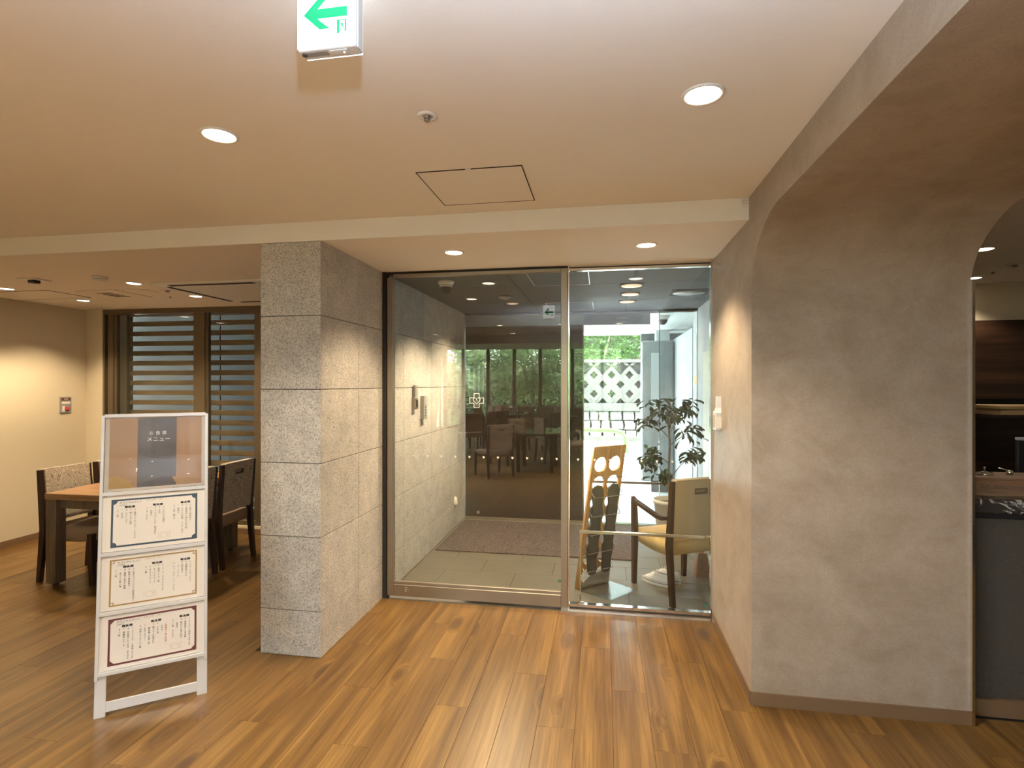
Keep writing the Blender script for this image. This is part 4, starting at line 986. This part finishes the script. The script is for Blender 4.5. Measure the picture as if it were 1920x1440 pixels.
for mc, za, zb, date, cols, style in menus:
    z0, z1 = za+.011, zb-.011
    mbox('menu_sheet', 'paper', .014, MW-.014, z0, z1, -.003, .003)
    X0, X1, Z0, Z1 = .048, MW-.048, z0+.018, z1-.018; bw = .0085 if mc != 'gold' else .0065
    i0, i1, k0, k1 = X0+bw, X1-bw, Z0+bw, Z1-bw; r_ = .016
    inner = []
    if style == 'round':
        for cx, cz, a0_ in ((i1, k0, PI), (i1, k1, 1.5*PI), (i0, k1, 0), (i0, k0, PI/2)):
            inner += [(cx+r_*math.cos(a0_-s_*PI/2/5), cz+r_*math.sin(a0_-s_*PI/2/5)) for s_ in range(6)]
    elif style == 'cut':
        inner = [(i0+r_, k0), (i1-r_, k0), (i1, k0+r_), (i1, k1-r_), (i1-r_, k1), (i0+r_, k1), (i0, k1-r_), (i0, k0+r_)]
    else:
        r2 = .012; inner = [(i0+r2, k0), (i1-r2, k0), (i1-r2, k0+r2), (i1, k0+r2), (i1, k1-r2), (i1-r2, k1-r2), (i1-r2, k1), (i0+r2, k1), (i0+r2, k1-r2), (i0, k1-r2), (i0, k0+r2), (i0+r2, k0+r2)]
    outs = [rect(X0, X1, Z0, Z1), inner]
    if style == 'dot': outs += [circ(cx, cz, .005, 10) for cx, cz in ((i0+.004, k0+.004), (i1-.004, k0+.004), (i1-.004, k1-.004), (i0+.004, k1-.004))]
    flat('menu_border', mc, outs, -.0034, {'navy': 'navy border with scooped corners', 'gold': 'gold border with dotted corners', 'maroon': 'maroon border with cut corners'}[mc])
    w_ = i1-i0; pills = []; its = [('ホスピタルメント', i0+.024, k1-.005, .0118, 'LEFT', 0), ('文京弥生', i0+.024, k1-.0185, .0075, 'LEFT', 0)]
    top = k1-.032; wt = []
    for ci, (fx_, name_, items_) in enumerate(((.60, '昼 食', cols[0]), (.935, '朝 食', cols[1]), (.255, '夕 食', cols[2]))):
        xr = i0+fx_*w_; px_ = xr-.022 if ci else xr-.025
        pills.append(rect(px_-.021, px_+.021, top-.0045, top+.0055)); wt.append((name_, px_, top+.0055, .0095, 'CENTER', 0))
        for q_, s_ in enumerate(items_):
            if '　' in s_ and s_[0] != '　':
                hd, bd = s_.split('　', 1); its.append((hd[:4], xr-q_*.0178, top-.009, .0052, 'CENTER', 1)); its.append((bd.replace('ー', '｜'), xr-q_*.0178, top-.026, .0096, 'CENTER', 1))
            else: its.append((s_.strip('　'), xr-q_*.0178, top-.026, .0096, 'CENTER', 1))
    letters(its, 'ink', -.0040)
    [flat('heading_box', 'ink', [q_], -.0037) for q_ in pills]; letters(wt, 'paper', -.0044)
    letters([(date, i0+w_*.5, k1-.001, .0125, 'CENTER', 0)], 'faint', -.004)
    gx = i0+w_*(.60 if mc == 'navy' else .44 if mc == 'gold' else .76); gz = k0+.028
    flat('cutlery_emblem', 'faint', [circ(gx, gz, .015, 20), circ(gx, gz, .0138, 20), rect(gx-.0215, gx-.0205, gz-.015, gz+.015), rect(gx+.019, gx+.020, gz-.015, gz+.02), rect(gx+.026, gx+.027, gz-.015, gz+.02)], -.0037)
    if mc == 'maroon': letters([('〜愛媛県の郷土料理〜', i0+.60*w_+.0165, top-.016, .0098, 'CENTER', 1)], 'red', -.004)
z0, z1 = rows[3]+.011, rows[4]-.008
mbox('menu_sheet', 'gloss', .016, MW-.014, z0, z1, -.003, .003, label='glossy photograph sheet with a dark panel')
flat('sheet_margin', 'photo_light', [rect(.016, MW-.014, z0, z1), rect(.034, MW-.030, z0+.012, z1-.004)], -.0034)
flat('photo_panel', 'photo_dark', [rect(.150, .318, z0+.012, z1-.006)], -.0034)
flat('photo_vase', 'gold', [[(.034, z0+.012), (.14, z0+.012), (.125, z0+.035), (.10, z0+.06), (.06, z0+.078), (.034, z0+.07)]], -.0034)
flat('photo_bowl', 'gloss', [[(.30, z0+.055), (.36, z0+.058), (.35, z0+.035), (.33, z0+.022), (.312, z0+.03)]], -.0038)
letters([('お 食 事', .236, z1-.075, .022, 'CENTER', 0), ('メニュー', .240, z1-.105, .026, 'CENTER', 0)], 'alu', -.0040)
# the clear cover over the photograph bows a little
bm = bmesh.new(); NU, NV = 36, 24; gv = []
for i in range(NU+1):
    col_ = []
    for j in range(NV+1):
        u, v = i/NU, j/NV
        col_.append(bm.verts.new((.017+u*(MW-.033), -.0170-.0064*math.cos(2*PI*v)+.0056*math.cos(2*PI*u+.94), z0+v*(z1-z0))))
    gv.append(col_)
for i in range(NU):
    for j in range(NV): bm.faces.new((gv[i][j], gv[i+1][j], gv[i+1][j+1], gv[i][j+1]))
M['cover'] = glass('clear_cover', (.99, .99, .99), .06)
o = link('clear_cover', finish(bm, 0, True), 'cover', st); mloc(o)
# back legs of the stand
for x_ in (.02, MW-.045):
    bm = bmesh.new(); addloft(bm, [[(x_+a*.012, .52+b*.008, 0) for a, b in ((-1, -1), (1, -1), (1, 1), (-1, 1))], [(x_+a*.012, .21+b*.008, 1.28) for a, b in ((-1, -1), (1, -1), (1, 1), (-1, 1))]])
    link('back_leg', finish(bm), 'alu', st)

# ------------------------------------------------------------ slipper rack
RB = Vector((-.20, 4.13, 0)); RB2 = Vector((.054, 4.34, 0)); ra = math.atan2(RB2.y-RB.y, RB2.x-RB.x); rwid = (RB2-RB).length*.93
rk = thing('slipper_rack', 'leaning maple slipper rack with round holes standing on a glass base in the vestibule', 'rack', RB, ra)
RL = math.atan2(.212, 1.11)                        # the board leans towards the camera (local -y)
BH = 1.13; cx1, cx2 = rwid*.27, rwid*.72; hr = .058
holes = [circ(c_, BH-.14-k*.148, hr, 28) for k in range(7) for c_ in (cx1, cx2)]
bd = plate('board', 'rackwood', [[(-.01, 0), (rwid+.0, 0), (rwid, BH), (0, BH)]]+holes, .018, rk, XZ); bd.rotation_euler = (RL, 0, 0)
def rpt(x_, y_, z_):                               # board coordinates -> rack coordinates
    return (x_, y_*math.cos(RL)-z_*math.sin(RL), y_*math.sin(RL)+z_*math.cos(RL))
for k in range(6):
    z_ = BH-.215-k*.148
    wpts = [rpt(*p_) for p_ in ((.012, -.008, z_+.012), (.012, -.03, z_+.012), (.02, -.062, z_-.012), (rwid-.02, -.062, z_-.012), (rwid-.012, -.03, z_+.012), (rwid-.012, -.008, z_+.012))]
    tube('wire_bar', 'chrome', wpts, .0028, rk, 8)
plate('base_plate', 'plate', [[(-.02, .0), (rwid+.02, .0), (rwid+.07, -.25), (.08, -.30)]], .006, rk, loc=(0, -.0, .004), label='clear five-sided base plate')
bm = bmesh.new(); vs = [bm.verts.new(p_) for p_ in ((.02, -.02, .008), (rwid, -.02, .008), (rwid, -.035, .13), (.12, -.03, .10), (.02, -.024, .03))]; bm.faces.new(vs); bmesh.ops.solidify(bm, geom=bm.faces[:], thickness=.003)
link('support_plate', finish(bm), 'grey', rk)
# slippers: sole outline extruded with a padded strap, each hanging in a wire
def sole_out(s_=1.):
    kx = 1.22
    pr = [(0, .13), (.028, .122), (.043, .09), (.044, .045), (.034, -.01), (.032, -.055), (.037, -.09), (.026, -.122), (0, -.13), (-.026, -.122), (-.036, -.09), (-.034, -.055), (-.036, -.01), (-.044, .045), (-.041, .09), (-.024, .122)]
    return [(a*kx, b*s_) for a, b in pr]
sl0 = None
for k in range(4):
    for s_ in (0, 1):
        cxx = (cx1, cx2)[s_]+(.004 if s_ else -.004); z_ = BH-.425-k*.148
        lp = rpt(cxx, -.030-.004*k, z_)
        wp_ = Matrix.Rotation(ra, 4, 'Z') @ Vector(lp)+RB
        lab = '%s black slipper in the %s pair on the slipper rack' % (('left', 'right')[s_], ('topmost', 'second', 'third', 'lowest')[k])
        if sl0 is None:
            t = thing('slipper', lab, 'slipper', wp_, 0, 'black slippers on the rack'); sl0 = t
            o = plate('sole', 'sole', [sole_out()], .014, t, XZ)
            bm = bmesh.new(); rings = []
            for i in range(9):
                a_ = PI*i/8; rings.append([(.043*math.cos(a_), .007+.042*math.sin(a_)*w__, zz*1.) for zz, w__ in ((.02, .8), (.06, 1), (.10, .75), (.10, .68), (.06, .92), (.02, .72))])
            addloft(bm, rings); link('strap', finish(bm, 0, True), 'darkgrey', t)
        else:
            t = dup(sl0, wp_, 0, lab)
        t.rotation_euler = (Matrix.Rotation(ra, 3, 'Z') @ Matrix.Rotation(RL-.13, 3, 'X') @ Matrix.Rotation((-.07 if s_ == 0 else .05), 3, 'Y') @ Matrix.Rotation(PI if False else 0, 3, 'Z')).to_euler()

# ------------------------------------------------------------ sneakers
def sneaker(name, label, loc, rz):
    t = thing(name, label, 'shoe', loc, rz, 'white sneakers under the armchair')
    outl = [(.0, .140, .012), (0, 0, 0)]
    def w(yy):           # half width along the length (heel -.14 .. toe .14)
        s_ = (yy+.14)/.28
        return .032+.016*math.sin(PI*min(1, s_*1.0)**1.3) if 0 < s_ < 1 else .02
    def ring(z, k, top=False):
        pts = []
        for i in range(28):
            a_ = 2*PI*i/28; yy = .14*math.sin(a_); pts.append((math.copysign(abs(math.cos(a_))**.75, math.cos(a_))*w(yy*.98)*k, yy*(.985 if k < 1 else 1), z))
        return pts
    bm = bmesh.new(); addloft(bm, [ring(0, 1), ring(.026, 1)]); link('sole', finish(bm, 0), 'canvas', t)
    bm = bmesh.new(); addloft(bm, [ring(.0195, 1.018), ring(.0235, 1.018)]); link('stripe', finish(bm), 'navyline', t)
    bm = bmesh.new(); rings = []
    for z, k in ((.026, .97), (.045, .9), (.06, .72), (.075, .6), (.088, .52)):
        r = []
        for x_, y_, _ in ring(z, k):
            f = (z-.026)/.062; toe = max(0, y_/.14)
            yy = y_ if y_ < 0 else y_*(1-f*.85)
            yy = yy*(1-.12*f) if y_ < 0 else yy
            r.append((x_, yy-.0*f, z))
        rings.append(r)
    addloft(bm, rings, cap=True); link('upper', finish(bm, 0, True), 'canvas', t)
    bm = bmesh.new(); addloft(bm, [[(x_*.8, -.055+y_*.45, .0885) for x_, y_, _ in ring(0, .45)], [(x_*.8, -.055+y_*.45, .0905) for x_, y_, _ in ring(0, .45)]]); link('opening', finish(bm), 'lining', t)
    bm = bmesh.new()
    for i in range(5):
        y_ = .015+i*.016; z_ = .089-i*.0095; addtube(bm, [(-.022, y_, z_-.008), (0, y_+.004, z_+.002), (.022, y_, z_-.008)], .0028, 6)
    for s_ in (-1, 1): addtube(bm, [(0, .012, .092), (s_*.018, .02, .103), (s_*.03, .008, .094), (0, .01, .092)], .0022, 5)
    link('lace', finish(bm, 0, True), 'canvas', t)
    return t
da = math.atan2(.61, -.79)-PI/2
sn = sneaker('sneaker', 'white canvas sneaker under the armchair, nearer the camera', (.425, 4.36, 0), da)
dup(sn, (.50, 4.455, 0), da-.06, 'white canvas sneaker under the armchair, behind the first one')

# shoehorn in its wooden block
t = thing('shoehorn_stand', 'brown wooden shoehorn standing in a tapered wood block by the armchair', 'shoehorn', (.80, 4.60, 0), .1)
bm = bmesh.new(); addloft(bm, [sq((0, 0, 0), .125, .125), sq((0, 0, .19), .07, .07)]); link('block', finish(bm, .003), 'hornwood', t)
bm = bmesh.new(); addloft(bm, [sq((0, 0, .185), .034, .016), sq((0, 0, .36), .018, .012), sq((0, 0, .62), .016, .012)]); link('handle', finish(bm, .002), 'hornwood', t)

# ------------------------------------------------------------ potted plant
PP = Vector((.64, 5.36, 0))
pl = thing('potted_tree', 'slim green potted tree in a cream pot behind the armchair', 'plant', PP)
lathe('pot', 'pot', [(.10, 0), (.115, .05), (.15, .42), (.16, .425), (.16, .46), (.145, .46), (.14, .40), (0, .40)], pl, n=32)
lathe('soil', 'soil', [(.139, .40), (.12, .42), (0, .43)], pl, n=20)
stem = [(0, 0, .42), (-.01, .01, .75), (.0, 0, 1.0), (-.02, 0, 1.25), (-.01, .0, 1.36)]
tube('trunk', 'bark', stem, .014, pl, 8, .006)
brs = [((0, 0, .66), (.10, .03, .78), (.20, 0, .88)), ((0, 0, .64), (-.08, .02, .74), (-.18, 0, .86)), ((0, 0, .98), (.08, -.04, 1.05), (.19, .02, 1.12)), ((-.01, 0, 1.05), (-.10, .04, 1.15), (-.21, 0, 1.22)),
       ((-.02, 0, 1.2), (.06, .04, 1.30), (.16, 0, 1.36)), ((-.02, 0, 1.22), (-.1, -.04, 1.32), (-.14, 0, 1.38)), ((-.01, 0, .80), (-.1, -.08, .88), (-.16, -.08, .93)), ((0, 0, 1.1), (.03, -.12, 1.2), (.06, -.16, 1.28)), ((0, 0, .60), (-.03, -.06, .70), (-.08, -.1, .73))]
for b in brs: tube('branch', 'bark', b, .005, pl, 6, .0025)
bm = bmesh.new()
L = [(0, 0), (.014, .02), (.016, .04), (.009, .062), (0, .080)]
rr_ = []
vl = [bm.verts.new((-x_, y_, .004 if x_ else 0)) for x_, y_ in L]; vm = [bm.verts.new((0, y_, -.018*(y_/.075)**2)) for x_, y_ in L]; vr = [bm.verts.new((x_, y_, .004 if x_ else 0)) for x_, y_ in L]
for a, b in ((vl, vm), (vm, vr)):
    for i in range(4):
        try: bm.faces.new((a[i], b[i], b[i+1], a[i+1]))
        except ValueError: pass
bmesh.ops.remove_doubles(bm, verts=bm.verts, dist=1e-5)
for v in bm.verts: v.co *= .92
leafm = finish(bm, 0, True); leafm.materials.append(M['leaf'])
nl = 0
tips = [Vector(b[2]) for b in brs]+[Vector(stem[-1]), Vector((-.06, .03, 1.28)), Vector((.08, .0, 1.30)), Vector((.24, 0, .9)), Vector((-.22, 0, .84))]
for ti, tp in enumerate(tips):
    for k in range(22 if ti < 9 else 18):
        o = bpy.data.objects.new('leaf', leafm); C.objects.link(o); o.parent = pl
        o.location = tp+Vector((max(-.09, min(.06, random.gauss(0, .055))), random.gauss(0, .055), random.gauss(0, .036)))
        o.rotation_euler = (random.uniform(-1.1, .2), random.uniform(-.5, .5), random.uniform(0, 6.28)); nl += 1
        s_ = random.uniform(1.0, 1.55); o.scale = (s_, s_, s_)

# ------------------------------------------------------------ reception desk
t = thing('reception_desk', 'dark reception desk with a black marble top beyond the plaster pier', 'desk', (1.69, 2.87, 0))
box('front_panel', 'desk', 0, 2.2, .02, .06, .08, .93, t); box('shadow_gap', 'black', 0, 2.2, .03, .07, .93, .965, t)
box('marble_top', 'marble', 0, 2.2, -.02, .42, .965, 1.03, t, bev=.004); box('plinth', 'basebd', 0, 2.2, .0, .05, 0, .08, t)
box('side_panel', 'desk', 2.16, 2.2, .06, .35, 0, .93, t)
t = thing('information_board', 'long wooden board lettered INFORMATION standing on the marble top', 'sign', (1.69, 2.95, 1.03))
box('board', 'desk_cap', 0, 1.6, 0, .022, 0, .078, t, bev=.003); box('cap', 'desk_cap', 0, 1.6, -.004, .20, .078, .086, t, bev=.002); box('foot_strip', 'desk_cap', 0, 1.6, -.004, .0, 0, .008, t)
x_i = ony(1838, 917, 2.95).x-1.69
link('lettering', text_mesh([('INFORMATION', x_i, .052, .0272, 'LEFT', 0)]), 'darkgrey', t, (0, -.0008, 0), (PI/2, 0, 0))
p = ony(1846, 905, 3.04); t = thing('service_bell', 'silver service bell on the reception desk', 'bell', (p.x, 3.04, 1.116))
lathe('bell', 'chrome', [(.035, 0), (.036, .006), (.028, .014), (.012, .019), (0, .02)], t); lathe('plunger', 'chrome', [(.003, .018), (.003, .034), (.006, .035), (.005, .04), (0, .041)], t, n=12)
p = ony(1893, 905, 3.06); t = thing('pen_holder', 'small silver pen holder beside the bell on the desk', 'holder', (p.x, 3.06, 1.116))
lathe('cup', 'chrome', [(.014, 0), (.014, .02), (.008, .024), (0, .024)], t, n=16); tube('pen', 'chrome', [(0, 0, .02), (-.05, 0, .034)], .003, t)
p = ony(1906, 825, 3.5); t = thing('desk_monitor', 'black monitor standing behind the reception desk at the right edge', 'monitor', (p.x+.22, 3.5, 1.0))
box('screen', 'black', -.22, .22, -.012, .012, -.0, p.z-1.0, t, bev=.003); box('top_edge', 'alu', -.22, .22, -.014, .012, p.z-1.0, p.z-.985, t)
box('stand', 'black', -.04, .04, -.01, .03, -.1, 0, t); box('base', 'black', -.12, .12, -.08, .10, -.11, -.10, t)
tag(box('back_counter', 'panelwood', 1.9, 5.4, 3.42, 3.9, .0, .89), 'dark wooden work counter behind the reception desk', 'counter')
p = ony(1868, 775, 4.8); t = thing('file_box', 'flat tan cardboard box on the reception shelf', 'box', (p.x, 4.75, 1.33))
box('tray', 'card', 0, .6, 0, .35, 0, .045, t, bev=.002); box('lid', 'card', -.012, .61, -.01, .36, .045, .07, t, bev=.002)
p = ony(1866, 783, 4.7); tag(box('wall_shelf', 'darkwood', p.x, 5.2, 4.72, 5.24, 1.312, 1.33), 'dark wooden shelf on the walnut panelling in the reception', 'shelf')
